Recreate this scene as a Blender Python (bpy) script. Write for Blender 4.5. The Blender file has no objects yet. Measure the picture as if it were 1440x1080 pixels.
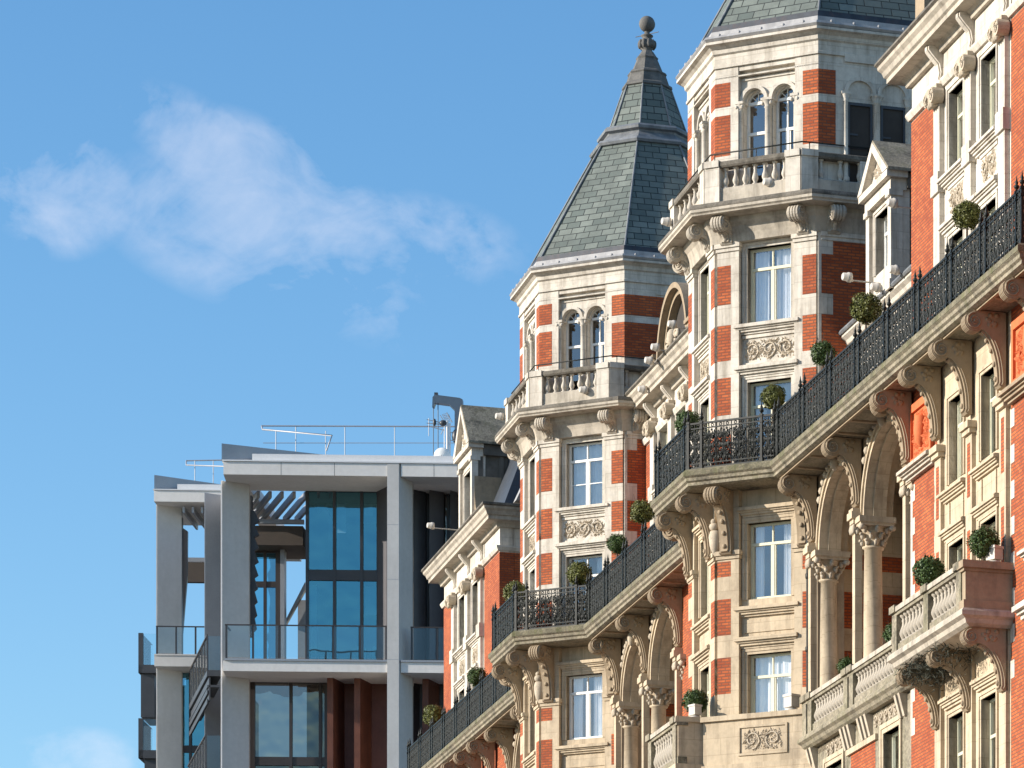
import bpy, bmesh, math, random
from math import sin, cos, pi, radians as R, sqrt, atan2, hypot, tan
random.seed(7)
sc = bpy.context.scene
COL = sc.collection

# ---------------------------------------------------------------- camera, sky, sun, exposure
EYE = 1.7
cam = bpy.data.cameras.new("camera"); camo = bpy.data.objects.new("camera", cam); COL.objects.link(camo)
cam.sensor_width = 36; cam.sensor_fit = 'HORIZONTAL'
cam.lens = 36 * 6300 / 1440
cam.shift_x = (720 - 1666.9) / 1440
cam.shift_y = (2101.3 - 540) / 1440
cam.clip_start = 1; cam.clip_end = 6000
camo.location = (0, 0, EYE); camo.rotation_euler = (R(90), 0, 0)
sc.camera = camo
SUN_H = (-0.975, -0.222); SUN_EL = 19.0
w = bpy.data.worlds.new("World"); sc.world = w; w.use_nodes = True
nt = w.node_tree; nt.nodes.clear()
def nd(tree, t, **k):
    n = tree.nodes.new(t)
    for a, b in k.items(): setattr(n, a, b)
    return n
def lk(tree, a, b): tree.links.new(a, b)
out = nd(nt, 'ShaderNodeOutputWorld'); bg = nd(nt, 'ShaderNodeBackground')
sky = nd(nt, 'ShaderNodeTexSky'); sky.sky_type = 'NISHITA'; sky.sun_disc = False
sky.sun_elevation = R(SUN_EL); sky.sun_rotation = atan2(SUN_H[0], SUN_H[1])
sky.altitude = 50; sky.air_density = 1.0; sky.dust_density = 0.15; sky.ozone_density = 2.5
hs = nd(nt, 'ShaderNodeHueSaturation'); hs.inputs['Saturation'].default_value = 1.22; hs.inputs['Value'].default_value = 1.0
lk(nt, sky.outputs[0], hs.inputs['Color'])
tc = nd(nt, 'ShaderNodeTexCoord'); sx = nd(nt, 'ShaderNodeSeparateXYZ'); lk(nt, tc.outputs['Generated'], sx.inputs[0])
def M(op, a, b=None, c=None):
    n = nd(nt, 'ShaderNodeMath', operation=op)
    for i, v in enumerate((a, b, c)):
        if v is None: continue
        if isinstance(v, (int, float)): n.inputs[i].default_value = v
        else: lk(nt, v, n.inputs[i])
    return n.outputs[0]
az = M('ARCTAN2', sx.outputs[0], sx.outputs[1]); el = M('ARCSINE', sx.outputs[2])
cv = nd(nt, 'ShaderNodeCombineXYZ'); lk(nt, az, cv.inputs[0]); lk(nt, el, cv.inputs[1])
def fbm(scale, detail, rough, off, st=(1, 1, 1)):
    mp = nd(nt, 'ShaderNodeMapping'); mp.inputs['Location'].default_value = off; mp.inputs['Scale'].default_value = st
    lk(nt, cv.outputs[0], mp.inputs[0])
    n = nd(nt, 'ShaderNodeTexNoise'); n.inputs['Scale'].default_value = scale; n.inputs['Detail'].default_value = detail
    n.inputs['Roughness'].default_value = rough; n.inputs['Distortion'].default_value = 0.6; lk(nt, mp.outputs[0], n.inputs['Vector'])
    return n.outputs['Fac']
def blob(a0, e0, ra, re, tilt):
    # soft elliptical bank of cloud at azimuth a0 / elevation e0 (degrees)
    x = M('SUBTRACT', az, R(a0)); y = M('SUBTRACT', el, R(e0))
    xr = M('ADD', M('MULTIPLY', x, cos(R(tilt))), M('MULTIPLY', y, sin(R(tilt))))
    yr = M('SUBTRACT', M('MULTIPLY', y, cos(R(tilt))), M('MULTIPLY', x, sin(R(tilt))))
    d2 = M('ADD', M('POWER', M('ABSOLUTE', M('DIVIDE', xr, R(ra))), 2.0), M('POWER', M('ABSOLUTE', M('DIVIDE', yr, R(re))), 2.0))
    return M('MAXIMUM', M('SUBTRACT', 1.0, d2), 0.0)
def pxdir(x, y):
    X = (x - 1666.9) / 6300; Z = (2101.3 - y) / 6300
    return math.degrees(atan2(X, 1)), math.degrees(atan2(Z, hypot(X, 1)))
banks = [(80, 262, 105, 95, -25, 1.0), (262, 185, 105, 55, -25, .65), (395, 270, 180, 85, -27, .95), (600, 335, 150, 62, -8, .75), (330, 330, 210, 100, -15, .75), (500, 410, 150, 70, -20, .45),
         (115, 1065, 95, 45, 0, .85), (-30, 375, 50, 30, 0, .5)]
cl = None
PX = math.degrees(1 / 6300)
for (x, y, rx, ry, tl, s) in banks:
    a0, e0 = pxdir(x, y)
    b = M('MULTIPLY', blob(a0, e0, rx * PX, ry * PX, tl), s)
    cl = b if cl is None else M('ADD', cl, b)
# elsewhere in the sky the same broken cloud at random, well away from this part of it
far = M('MULTIPLY', M('SMOOTH_MIN', M('MAXIMUM', M('SUBTRACT', M('ABSOLUTE', M('ADD', az, 0.13)), 0.20), 0.0), 0.25, 0.1), M('MAXIMUM', M('SUBTRACT', fbm(5, 4, .6, (3, 1, 0)), .5), 0.0))
n1 = fbm(17, 9, .60, (0.3, 2.0, 0), (1, 1.35, 1))
n2 = fbm(60, 6, .6, (1.3, 0.4, 0), (1, 1.3, 1))
nn = M('ADD', M('MULTIPLY', n1, .72), M('MULTIPLY', n2, .28))
t_ = M('ADD', M('MULTIPLY', M('MINIMUM', cl, 1.1), .50), M('MULTIPLY', M('SUBTRACT', nn, .505), 6.2))
t_ = M('MULTIPLY', M('POWER', M('MINIMUM', M('MAXIMUM', M('MULTIPLY', M('SUBTRACT', t_, .05), .72), 0.0), 1.0), .8), M('MINIMUM', M('MULTIPLY', cl, 2.2), 1.0))
dens = M('MINIMUM', M('ADD', M('MULTIPLY', t_, .34), M('MULTIPLY', far, 9.0)), .8)
mx = nd(nt, 'ShaderNodeMix', data_type='RGBA'); lk(nt, dens, mx.inputs['Factor']); lk(nt, hs.outputs[0], mx.inputs['A'])
mx.inputs['B'].default_value = (5.6, 5.35, 5.6, 1)
lk(nt, mx.outputs['Result'], bg.inputs['Color']); bg.inputs['Strength'].default_value = 0.134
lk(nt, bg.outputs[0], out.inputs[0])
sun = bpy.data.lights.new("sun", 'SUN'); suno = bpy.data.objects.new("sun", sun); COL.objects.link(suno)
sun.energy = 5.0; sun.angle = R(0.5); sun.color = (1.0, 0.925, 0.825)
from mathutils import Vector, Matrix
sv = Vector((SUN_H[0] * cos(R(SUN_EL)), SUN_H[1] * cos(R(SUN_EL)), sin(R(SUN_EL))))
suno.rotation_euler = sv.to_track_quat('Z', 'Y').to_euler(); suno.location = (-60, 60, 120)
sc.view_settings.view_transform = 'Standard'; sc.view_settings.look = 'None'
sc.view_settings.exposure = 0.62; sc.view_settings.gamma = 1

# ---------------------------------------------------------------- materials
def mat(name, col, rough=.8, metal=0, var=.12, vscale=1.5, stain=None, stain_amt=.5, streak=None, streak_amt=.4, bump=.0, bscale=25, spec=.4, fine=.06, ashlar=None):
    m = bpy.data.materials.new(name); m.use_nodes = True; t = m.node_tree; b = t.nodes['Principled BSDF']
    b.inputs['Roughness'].default_value = rough; b.inputs['Metallic'].default_value = metal
    b.inputs['Specular IOR Level'].default_value = spec
    tcn = nd(t, 'ShaderNodeTexCoord')
    def noise(sc_, det=5, st=(1, 1, 1), ro=.6):
        mp = nd(t, 'ShaderNodeMapping'); mp.inputs['Scale'].default_value = st; lk(t, tcn.outputs['Object'], mp.inputs[0])
        n = nd(t, 'ShaderNodeTexNoise'); n.inputs['Scale'].default_value = sc_; n.inputs['Detail'].default_value = det; n.inputs['Roughness'].default_value = ro
        lk(t, mp.outputs[0], n.inputs['Vector']); return n.outputs['Fac']
    def ramp(f, a, b_):
        r = nd(t, 'ShaderNodeMapRange'); r.inputs['From Min'].default_value = a; r.inputs['From Max'].default_value = b_; lk(t, f, r.inputs['Value']); return r.outputs[0]
    def mixc(f, A, B):
        x = nd(t, 'ShaderNodeMix', data_type='RGBA')
        if isinstance(f, float): x.inputs['Factor'].default_value = f
        else: lk(t, f, x.inputs['Factor'])
        for s, v in (('A', A), ('B', B)):
            if isinstance(v, tuple): x.inputs[s].default_value = (*v, 1)
            else: lk(t, v, x.inputs[s])
        return x.outputs['Result']
    def sc3(c, k): return tuple(min(1, v * k) for v in c)
    c = mixc(ramp(noise(vscale), .3, .7), sc3(col, 1 - var), sc3(col, 1 + var))
    c = mixc(ramp(noise(vscale * 9, 4), .3, .7), c, mixc(float(fine * 2), c, tuple(v * .3 for v in col))) if fine else c
    if stain: c = mixc(mulf(t, ramp(noise(vscale * .9 + .37, 8, ro=.7), .5, .72), stain_amt), c, stain)
    if streak: c = mixc(mulf(t, ramp(noise(2.8, 7, (1, 1, .12), .68), .48, .72), streak_amt), c, streak)
    if ashlar:
        uv = nd(t, 'ShaderNodeUVMap'); uv.uv_map = 'UVMap'; k = nd(t, 'ShaderNodeTexBrick'); k.offset = .5
        for n_, v in (('Scale', 1.0), ('Mortar Size', .011), ('Mortar Smooth', .4), ('Brick Width', ashlar[0]), ('Row Height', ashlar[1])): k.inputs[n_].default_value = v
        k.inputs['Color1'].default_value = (.80, .79, .77, 1); k.inputs['Color2'].default_value = (1, 1, 1, 1); k.inputs['Mortar'].default_value = (.42, .38, .33, 1)
        lk(t, uv.outputs[0], k.inputs['Vector']); x = nd(t, 'ShaderNodeMix', data_type='RGBA', blend_type='MULTIPLY'); x.inputs['Factor'].default_value = .42
        lk(t, c, x.inputs['A']); lk(t, k.outputs['Color'], x.inputs['B']); c = x.outputs['Result']
    lk(t, c, b.inputs['Base Color'])
    if bump:
        bn = nd(t, 'ShaderNodeBump'); bn.inputs['Strength'].default_value = bump; bn.inputs['Distance'].default_value = .02
        lk(t, noise(bscale, 6), bn.inputs['Height']); lk(t, bn.outputs[0], b.inputs['Normal'])
    m['base'] = 1
    return m
def mulf(t, f, k):
    n = nd(t, 'ShaderNodeMath', operation='MULTIPLY'); lk(t, f, n.inputs[0]); n.inputs[1].default_value = k; return n.outputs[0]
def brickmat(name, c1, c2, mortar, bw, rh, ms, rough=.85, bump=.3, var=None, vamt=.4, spec=.3, dirt=None):
    m = bpy.data.materials.new(name); m.use_nodes = True; t = m.node_tree; b = t.nodes['Principled BSDF']
    b.inputs['Roughness'].default_value = rough; b.inputs['Specular IOR Level'].default_value = spec
    uv = nd(t, 'ShaderNodeUVMap'); uv.uv_map = 'UVMap'
    k = nd(t, 'ShaderNodeTexBrick'); k.offset = .5; k.squash = 1
    for n_, v in (('Scale', 1.0), ('Mortar Size', ms), ('Mortar Smooth', .3), ('Bias', 0.0), ('Brick Width', bw), ('Row Height', rh)): k.inputs[n_].default_value = v
    k.inputs['Color1'].default_value = (*c1, 1); k.inputs['Color2'].default_value = (*c2, 1); k.inputs['Mortar'].default_value = (*mortar, 1)
    lk(t, uv.outputs[0], k.inputs['Vector'])
    tcn = nd(t, 'ShaderNodeTexCoord')
    n = nd(t, 'ShaderNodeTexNoise'); n.inputs['Scale'].default_value = .9; n.inputs['Detail'].default_value = 8; n.inputs['Roughness'].default_value = .7
    lk(t, tcn.outputs['Object'], n.inputs['Vector'])
    r = nd(t, 'ShaderNodeMapRange'); r.inputs['From Min'].default_value = .42; r.inputs['From Max'].default_value = .75; r.inputs['To Max'].default_value = vamt; lk(t, n.outputs['Fac'], r.inputs['Value'])
    x = nd(t, 'ShaderNodeMix', data_type='RGBA'); lk(t, r.outputs[0], x.inputs['Factor']); lk(t, k.outputs['Color'], x.inputs['A'])
    x.inputs['B'].default_value = (*(var or c2), 1)
    lk(t, x.outputs['Result'], b.inputs['Base Color'])
    bn = nd(t, 'ShaderNodeBump'); bn.inputs['Strength'].default_value = bump; bn.inputs['Distance'].default_value = .01; bn.invert = True
    lk(t, k.outputs['Fac'], bn.inputs['Height']); lk(t, bn.outputs[0], b.inputs['Normal'])
    return m
def glassmat(name, tint, fac, refl=(1, 1, 1), wob=.0, rough=.02):
    m = bpy.data.materials.new(name); m.use_nodes = True; t = m.node_tree; t.nodes.remove(t.nodes['Principled BSDF'])
    o = t.nodes['Material Output']; tr = nd(t, 'ShaderNodeBsdfTransparent'); tr.inputs[0].default_value = (*tint, 1)
    g = nd(t, 'ShaderNodeBsdfGlossy'); g.inputs['Color'].default_value = (*refl, 1); g.inputs['Roughness'].default_value = rough
    f = nd(t, 'ShaderNodeFresnel'); f.inputs[0].default_value = 1.5
    a = nd(t, 'ShaderNodeMath', operation='ADD'); lk(t, f.outputs[0], a.inputs[0]); a.inputs[1].default_value = fac; a.use_clamp = True
    x = nd(t, 'ShaderNodeMixShader'); lk(t, a.outputs[0], x.inputs[0]); lk(t, tr.outputs[0], x.inputs[1]); lk(t, g.outputs[0], x.inputs[2]); lk(t, x.outputs[0], o.inputs[0])
    if wob:
        tcn = nd(t, 'ShaderNodeTexCoord'); n = nd(t, 'ShaderNodeTexNoise'); n.inputs['Scale'].default_value = .9; n.inputs['Detail'].default_value = 1; lk(t, tcn.outputs['Object'], n.inputs['Vector'])
        bn = nd(t, 'ShaderNodeBump'); bn.inputs['Strength'].default_value = wob; bn.inputs['Distance'].default_value = .3; lk(t, n.outputs['Fac'], bn.inputs['Height']); lk(t, bn.outputs[0], g.inputs['Normal'])
    return m
STONE = mat('portland_stone', (.665, .605, .515), .85, var=.12, vscale=.8, stain=(.30, .25, .19), stain_amt=.5, streak=(.19, .15, .105), streak_amt=.62, bump=.3, bscale=14, fine=.12, ashlar=(.92, .46))
STONE2 = mat('weathered_shade_stone', (.36, .275, .18), .88, var=.14, vscale=1.0, stain=(.15, .115, .08), stain_amt=.6, streak=(.13, .10, .07), streak_amt=.5, bump=.35, bscale=16, fine=.10)  # weathered stone, darkened further in colour for shade beneath the balconies
STONE3 = mat('rain_streaked_stone', (.49, .43, .345), .88, var=.12, vscale=1.0, stain=(.15, .13, .10), stain_amt=.6, streak=(.12, .10, .075), streak_amt=.65, bump=.35, bscale=16, fine=.08)
BUFF = mat('buff_stone', (.57, .46, .32), .86, var=.12, vscale=.9, stain=(.26, .20, .14), stain_amt=.5, streak=(.18, .135, .09), streak_amt=.6, bump=.3, bscale=14, fine=.09, ashlar=(.92, .46))
MOSSY = mat('lichened_stone', (.35, .30, .215), .92, var=.25, vscale=1.6, stain=(.040, .035, .026), stain_amt=.9, streak=(.11, .11, .04), streak_amt=.5, bump=.6, bscale=18, fine=.40)
MOSSG = mat('mossy_crust', (.24, .21, .14), .95, var=.35, vscale=2.5, stain=(.035, .032, .022), stain_amt=.9, streak=(.085, .095, .022), streak_amt=.8, bump=.6, bscale=20, fine=.4)
SOOT = mat('blackened_coping', (.20, .175, .14), .92, var=.3, vscale=2.2, stain=(.035, .03, .025), stain_amt=.9, streak=(.06, .055, .035), streak_amt=.5, bump=.5, bscale=18, fine=.3)
CARVE = mat('carved_stone', (.50, .42, .315), .88, var=.15, vscale=3, stain=(.20, .17, .13), stain_amt=.6, bump=.3, fine=.12)
BRICK = brickmat('red_brick', (.33, .068, .020), (.54, .132, .038), (.19, .078, .045), .235, .083, .016, var=(.20, .040, .018), vamt=.75, bump=.8)
TERRA = mat('terracotta', (.60, .15, .05), .8, var=.15, vscale=3, stain=(.30, .07, .03), stain_amt=.5, bump=.2)
SLATE = brickmat('green_slate', (.115, .138, .124), (.20, .222, .195), (.022, .025, .025), .50, .26, .016, rough=.7, bump=.8, var=(.085, .095, .085), vamt=.8, spec=.2)
SLATED = brickmat('blue_slate', (.030, .038, .050), (.045, .053, .065), (.015, .018, .02), .40, .215, .010, rough=.5, bump=.5, var=(.03, .036, .045), vamt=.5, spec=.5)
LEAD = mat('lead_sheet', (.17, .18, .19), .55, var=.25, vscale=3, stain=(.34, .34, .33), stain_amt=.6, streak=(.07, .075, .08), streak_amt=.6, bump=.1)
FLASH = mat('dark_flashing', (.035, .042, .052), .5, var=.3, vscale=4, stain=(.16, .07, .045), stain_amt=.35)
LEADL = mat('weathered_lead', (.36, .35, .34), .6, var=.2, vscale=3, stain=(.20, .20, .21), stain_amt=.5, streak=(.14, .14, .15), streak_amt=.5)
FINM = mat('dark_finial_stone', (.115, .11, .10), .8, var=.3, vscale=3, stain=(.25, .23, .20), stain_amt=.5, bump=.3)
IRON = mat('black_iron', (.008, .010, .008), .5, var=.4, vscale=6, stain=(.022, .025, .020), stain_amt=.4, spec=.25)
CREAMP = mat('cream_paint', (.62, .60, .44), .5, var=.06)
WHITEP = mat('white_paint', (.80, .79, .74), .5, var=.05)
LAMPM = mat('lamp_enamel', (.52, .48, .42), .5, var=.1, vscale=9, stain=(.35, .29, .23), stain_amt=.4)
CURT = mat('net_curtain', (.88, .88, .88), .9, var=.06, vscale=3)
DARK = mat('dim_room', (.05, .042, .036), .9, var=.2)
GLASS = glassmat('window_glass', (.93, .95, .97), .10, wob=.06)
GLASSB = glassmat('blue_tinted_glass', (.30, .55, .68), .42, refl=(.26, .60, .68), wob=.05)
GLASSC = glassmat('balustrade_glass', (.90, .95, .96), .0)
GLASSD = glassmat('tan_reflection_glass', (.30, .29, .28), .22, refl=(.56, .50, .42), wob=.22)  # warm reflection tint stands in for a sunlit building mirrored in the panes
TAN = mat('tan_blind', (.34, .27, .19), .9, var=.25, vscale=.8, stain=(.12, .10, .08), stain_amt=.6)
FINC = mat('shade_dark_fin', (.075, .070, .075), .6, var=.1)  # grey darkened in the colour for the neighbouring column's shadow
BEAMC = mat('sunlit_concrete', (.76, .72, .67), .75, var=.05, vscale=.5, stain=(.66, .62, .56), stain_amt=.4, streak=(.62, .57, .51), streak_amt=.3)  # the columns' concrete, lightened in colour for the sun on the beams
CONC = mat('pale_concrete', (.60, .575, .54), .8, var=.05, vscale=.5, stain=(.50, .475, .44), stain_amt=.4, streak=(.48, .45, .41), streak_amt=.3, bump=.05)
ALUM = mat('grey_aluminium', (.34, .35, .37), .45, metal=.3, var=.05)
WHITEA = mat('pale_metal_coping', (.72, .71, .70), .5, var=.04)
STEELD = mat('dark_steel', (.045, .048, .055), .45, var=.15)
BRONZE = mat('bronze_frame', (.060, .048, .044), .4, metal=.3, var=.1)
COPPER = mat('copper_fin', (.17, .062, .038), .5, metal=.35, var=.22, vscale=1.2, streak=(.10, .04, .028), streak_amt=.7)
COPPERD = mat('copper_panel', (.13, .050, .038), .55, metal=.3, var=.15)
BROWNS = mat('brown_soffit', (.085, .065, .05), .7, var=.1)
LEAF = mat('shrub_leaves', (.050, .088, .018), .55, var=.45, vscale=9, stain=(.12, .15, .03), stain_amt=.4)
LEAFY = mat('yellowing_leaves', (.105, .115, .022), .55, var=.45, vscale=9, stain=(.19, .17, .04), stain_amt=.5)
WEED = mat('dry_dark_weed', (.035, .036, .022), .8, var=.5, vscale=12)
BARK = mat('bark', (.09, .065, .045), .9, var=.3)
POT = mat('planter', (.05, .05, .05), .6)
DAVIT = mat('blue_grey_paint', (.085, .12, .16), .45, var=.1)
GROUND = mat('asphalt', (.09, .088, .085), .9, var=.2, vscale=.3, bump=.2)
PAVE = brickmat('paving_slabs', (.30, .28, .25), (.36, .34, .30), (.12, .11, .10), .9, .6, .01, vamt=.3)

# ---------------------------------------------------------------- mesh builder
ZS = EYE            # heights below are measured from eye level
class F:            # frame: s to the right along a face, o outward, z up; local (x=u, y=-d)
    def __init__(f, u=0, d=0, th=0): f.u, f.d, f.th = u, d, R(th); f.c, f.sn = cos(f.th), sin(f.th)
    def p(f, s, o, z): return (f.u + s * f.c + o * f.sn, -(f.d - s * f.sn + o * f.c), z)
F0 = F()
class MB:
    def __init__(m): m.v = []; m.f = []; m.sm = []
    def add(m, vs, fs, smooth=False):
        b = len(m.v); m.v += vs; m.f += [tuple(b + i for i in f) for f in fs]; m.sm += [smooth] * len(fs); return m
    def box(m, fr, s0, s1, o0, o1, z0, z1):
        P = [fr.p(s, o, z) for z in (z0, z1) for (s, o) in ((s0, o0), (s1, o0), (s1, o1), (s0, o1))]
        return m.add(P, [(0, 1, 2, 3), (7, 6, 5, 4), (0, 4, 5, 1), (1, 5, 6, 2), (2, 6, 7, 3), (3, 7, 4, 0)])
    def psz(m, fr, pts, o0, o1):      # outline in (s,z) given depth
        n = len(pts); P = [fr.p(s, o0, z) for s, z in pts] + [fr.p(s, o1, z) for s, z in pts]
        return m.add(P, [tuple(range(n)), tuple(range(2 * n - 1, n - 1, -1))] + [(i, (i + 1) % n, n + (i + 1) % n, n + i) for i in range(n)])
    def poz(m, fr, pts, s0, s1, smooth=False):      # profile in (o,z) drawn along s
        n = len(pts); P = [fr.p(s0, o, z) for o, z in pts] + [fr.p(s1, o, z) for o, z in pts]
        m.add(P, [tuple(range(n)), tuple(range(2 * n - 1, n - 1, -1))])
        return m.add(P, [(i, (i + 1) % n, n + (i + 1) % n, n + i) for i in range(n)], smooth)
    def pso(m, fr, pts, z0, z1):      # plan outline in (s,o) extruded upward
        n = len(pts); P = [fr.p(s, o, z0) for s, o in pts] + [fr.p(s, o, z1) for s, o in pts]
        return m.add(P, [tuple(range(n)), tuple(range(2 * n - 1, n - 1, -1))] + [(i, (i + 1) % n, n + (i + 1) % n, n + i) for i in range(n)])
    def lathe(m, fr, s, o, prof, n=12, smooth=True):
        P = []
        for r, z in prof:
            for k in range(n): P.append(fr.p(s + r * cos(2 * pi * k / n), o + r * sin(2 * pi * k / n), z))
        L = len(prof); fs = [(j * n + k, j * n + (k + 1) % n, (j + 1) * n + (k + 1) % n, (j + 1) * n + k) for j in range(L - 1) for k in range(n)]
        m.add(P, fs, smooth)
        return m.add(P, [tuple(range(n)), tuple((L - 1) * n + k for k in range(n))])
    def tube(m, pts, r, n=5, r1=None, smooth=True):      # pts are local xyz
        pts = [Vector(p) for p in pts]; N = len(pts); P = []
        for i, p in enumerate(pts):
            t = (pts[min(i + 1, N - 1)] - pts[max(i - 1, 0)]).normalized()
            a = Vector((0, 0, 1)) if abs(t.z) < .9 else Vector((1, 0, 0))
            x = t.cross(a).normalized(); y = t.cross(x)
            rr = r if r1 is None else r + (r1 - r) * i / (N - 1)
            for k in range(n): P.append(tuple(p + rr * (cos(2 * pi * k / n) * x + sin(2 * pi * k / n) * y)))
        fs = [(j * n + k, j * n + (k + 1) % n, (j + 1) * n + (k + 1) % n, (j + 1) * n + k) for j in range(N - 1) for k in range(n)]
        m.add(P, fs, smooth); return m.add(P, [tuple(range(n)), tuple((N - 1) * n + k for k in range(n))])
    def ball(m, c, rx, ry=None, rz=None, n=8, k=6):
        ry = rx if ry is None else ry; rz = rx if rz is None else rz; P = [(c[0], c[1], c[2] - rz)]
        for j in range(1, k):
            a = -pi / 2 + pi * j / k
            for i in range(n): P.append((c[0] + rx * cos(a) * cos(2 * pi * i / n), c[1] + ry * cos(a) * sin(2 * pi * i / n), c[2] + rz * sin(a)))
        P.append((c[0], c[1], c[2] + rz)); T = len(P) - 1
        fs = [(0, 1 + (i + 1) % n, 1 + i) for i in range(n)] + [(T, 1 + (k - 2) * n + i, 1 + (k - 2) * n + (i + 1) % n) for i in range(n)]
        for j in range(k - 2):
            for i in range(n): fs.append((1 + j * n + i, 1 + j * n + (i + 1) % n, 1 + (j + 1) * n + (i + 1) % n, 1 + (j + 1) * n + i))
        return m.add(P, fs, True)
    def sweep(m, prof, path, closed=False):      # profile (o,z) run along a plan path (u,d), outward on the left
        n = len(path); rings = []
        for i in range(n):
            a = path[i - 1] if (i > 0 or closed) else None; b = path[i]; c = path[(i + 1) % n] if (i < n - 1 or closed) else None
            def nrm(p, q):
                L = hypot(q[0] - p[0], q[1] - p[1]); return (-(q[1] - p[1]) / L, (q[0] - p[0]) / L)
            n1 = nrm(a, b) if a else nrm(b, c); n2 = nrm(b, c) if c else n1
            k = 1 + n1[0] * n2[0] + n1[1] * n2[1]; mt = ((n1[0] + n2[0]) / k, (n1[1] + n2[1]) / k)
            rings.append([(b[0] + o * mt[0], -(b[1] + o * mt[1]), z) for o, z in prof])
        L = len(prof); P = [p for r_ in rings for p in r_]
        fs = []
        for i in range(n if closed else n - 1):
            j = (i + 1) % n
            for k in range(L): fs.append((i * L + k, i * L + (k + 1) % L, j * L + (k + 1) % L, j * L + k))
        if not closed: fs += [tuple(range(L)), tuple((n - 1) * L + k for k in range(L))]
        return m.add(P, fs)
    def wall(m, fr, s0, s1, z0, z1, o0, o1, ops=()):
        xs = sorted({s0, s1, *[q for op in ops for q in op[:2]]})
        for a, b in zip(xs, xs[1:]):
            cov = sorted([op for op in ops if op[0] <= a + 1e-6 and op[1] >= b - 1e-6], key=lambda q: q[2]); z = z0
            for op in cov:
                if op[2] > z + 1e-6: m.box(fr, a, b, o0, o1, z, op[2])
                if len(op) == 5:
                    sm_, hw = (op[0] + op[1]) / 2, (op[1] - op[0]) / 2; zs = op[3]; zt = op[4]; N = 14
                    for i in range(N):
                        t0, t1 = pi - pi * i / N, pi - pi * (i + 1) / N
                        m.psz(fr, [(sm_ + hw * cos(t0), zs + hw * sin(t0)), (sm_ + hw * cos(t1), zs + hw * sin(t1)), (sm_ + hw * cos(t1), zt), (sm_ + hw * cos(t0), zt)], o0, o1)
                    z = zt
                else: z = op[3]
            if z < z1 - 1e-6: m.box(fr, a, b, o0, o1, z, z1)
        return m
    def arch(m, fr, s, zs, r0, r1, o0, o1, N=18):      # archivolt band
        for i in range(N):
            a, b = pi - pi * i / N, pi - pi * (i + 1) / N
            m.psz(fr, [(s + r0 * cos(a), zs + r0 * sin(a)), (s + r0 * cos(b), zs + r0 * sin(b)), (s + r1 * cos(b), zs + r1 * sin(b)), (s + r1 * cos(a), zs + r1 * sin(a))], o0, o1)
        return m
    def mesh(m, name, material, shift=True):
        me = bpy.data.meshes.new(name); me.from_pydata([(x, y, z + (ZS if shift else 0)) for x, y, z in m.v], [], m.f)
        bm = bmesh.new(); bm.from_mesh(me); bmesh.ops.recalc_face_normals(bm, faces=bm.faces[:]); 
        ul = bm.loops.layers.uv.new('UVMap')
        for f in bm.faces:
            n = f.normal
            if abs(n.z) > .95: rx, up = Vector((1, 0, 0)), Vector((0, 1, 0))
            else: rx = Vector((0, 0, 1)).cross(n).normalized(); up = n.cross(rx)
            for l in f.loops: l[ul].uv = (l.vert.co.dot(rx), l.vert.co.dot(up))
        bm.to_mesh(me); bm.free()
        for p, s in zip(me.polygons, m.sm): p.use_smooth = s
        me.materials.append(material); return me
    def build(m, name, material, parent=None, shift=True):
        return link(name, m.mesh(name, material, shift), parent)
def link(name, me, parent=None, loc=None, rz=0, scale=None):
    o = bpy.data.objects.new(name, me); COL.objects.link(o)
    if parent: o.parent = parent
    if loc: o.location = loc
    if rz: o.rotation_euler = (0, 0, rz)
    if scale: o.scale = scale
    return o
def tag(o, label=None, cat=None, group=None, kind=None):
    for k, v in (('label', label), ('category', cat), ('group', group), ('kind', kind)):
        if v: o[k] = v
    return o
def thing(name, label, cat, loc=(0, 0, 0), rz=0, group=None):
    o = bpy.data.objects.new(name, None); COL.objects.link(o); o.location = loc; o.rotation_euler = (0, 0, rz)
    return tag(o, label, cat, group)
def lower_stone(o, m, zcut=27.95):      # older buff stone below the balcony floor
    bm = bmesh.new(); bm.from_mesh(o.data); bmesh.ops.bisect_plane(bm, geom=bm.verts[:] + bm.edges[:] + bm.faces[:], plane_co=(0, 0, zcut + ZS), plane_no=(0, 0, 1))
    for f in bm.faces: f.material_index = 1 if f.calc_center_median().z < zcut + ZS else 0
    bm.to_mesh(o.data); bm.free(); o.data.materials.append(m); return o
def at(fr, s, o, z): p = fr.p(s, o, z); return (p[0], p[1], p[2] + ZS)

# ---------------------------------------------------------------- the hotel
A = R(19.568); ORG = (-18.022, 150.0)
hotel = thing('grand_hotel', 'red brick and cream stone hotel with slate turret roofs and black iron balcony', 'hotel', (ORG[0], ORG[1], 0), A - R(90))
HM = Matrix.Translation((ORG[0], ORG[1], 0)) @ Matrix.Rotation(A - R(90), 4, 'Z')
def hworld(u, d, z): return HM @ Vector((u, -d, z + ZS))
AP = 3.97; T22 = tan(R(22.5)); HW = AP * T22; TS = 24.457
def octa(uc, offs, ap=AP):      # octagon (u,d) with one offset per face
    if isinstance(offs, (int, float)): offs = [offs] * 8
    P = []
    for k in range(8):
        a1, a2 = R(45 * k), R(45 * (k + 1)); h1, h2 = ap + offs[k], ap + offs[(k + 1) % 8]
        det = sin(a1) * cos(a2) - cos(a1) * sin(a2)
        P.append((uc + (h1 * cos(a2) - h2 * cos(a1)) / det, (sin(a1) * h2 - sin(a2) * h1) / det))
    return P[7:] + P[:7]      # vertex k lies between face k-1 and face k
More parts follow.
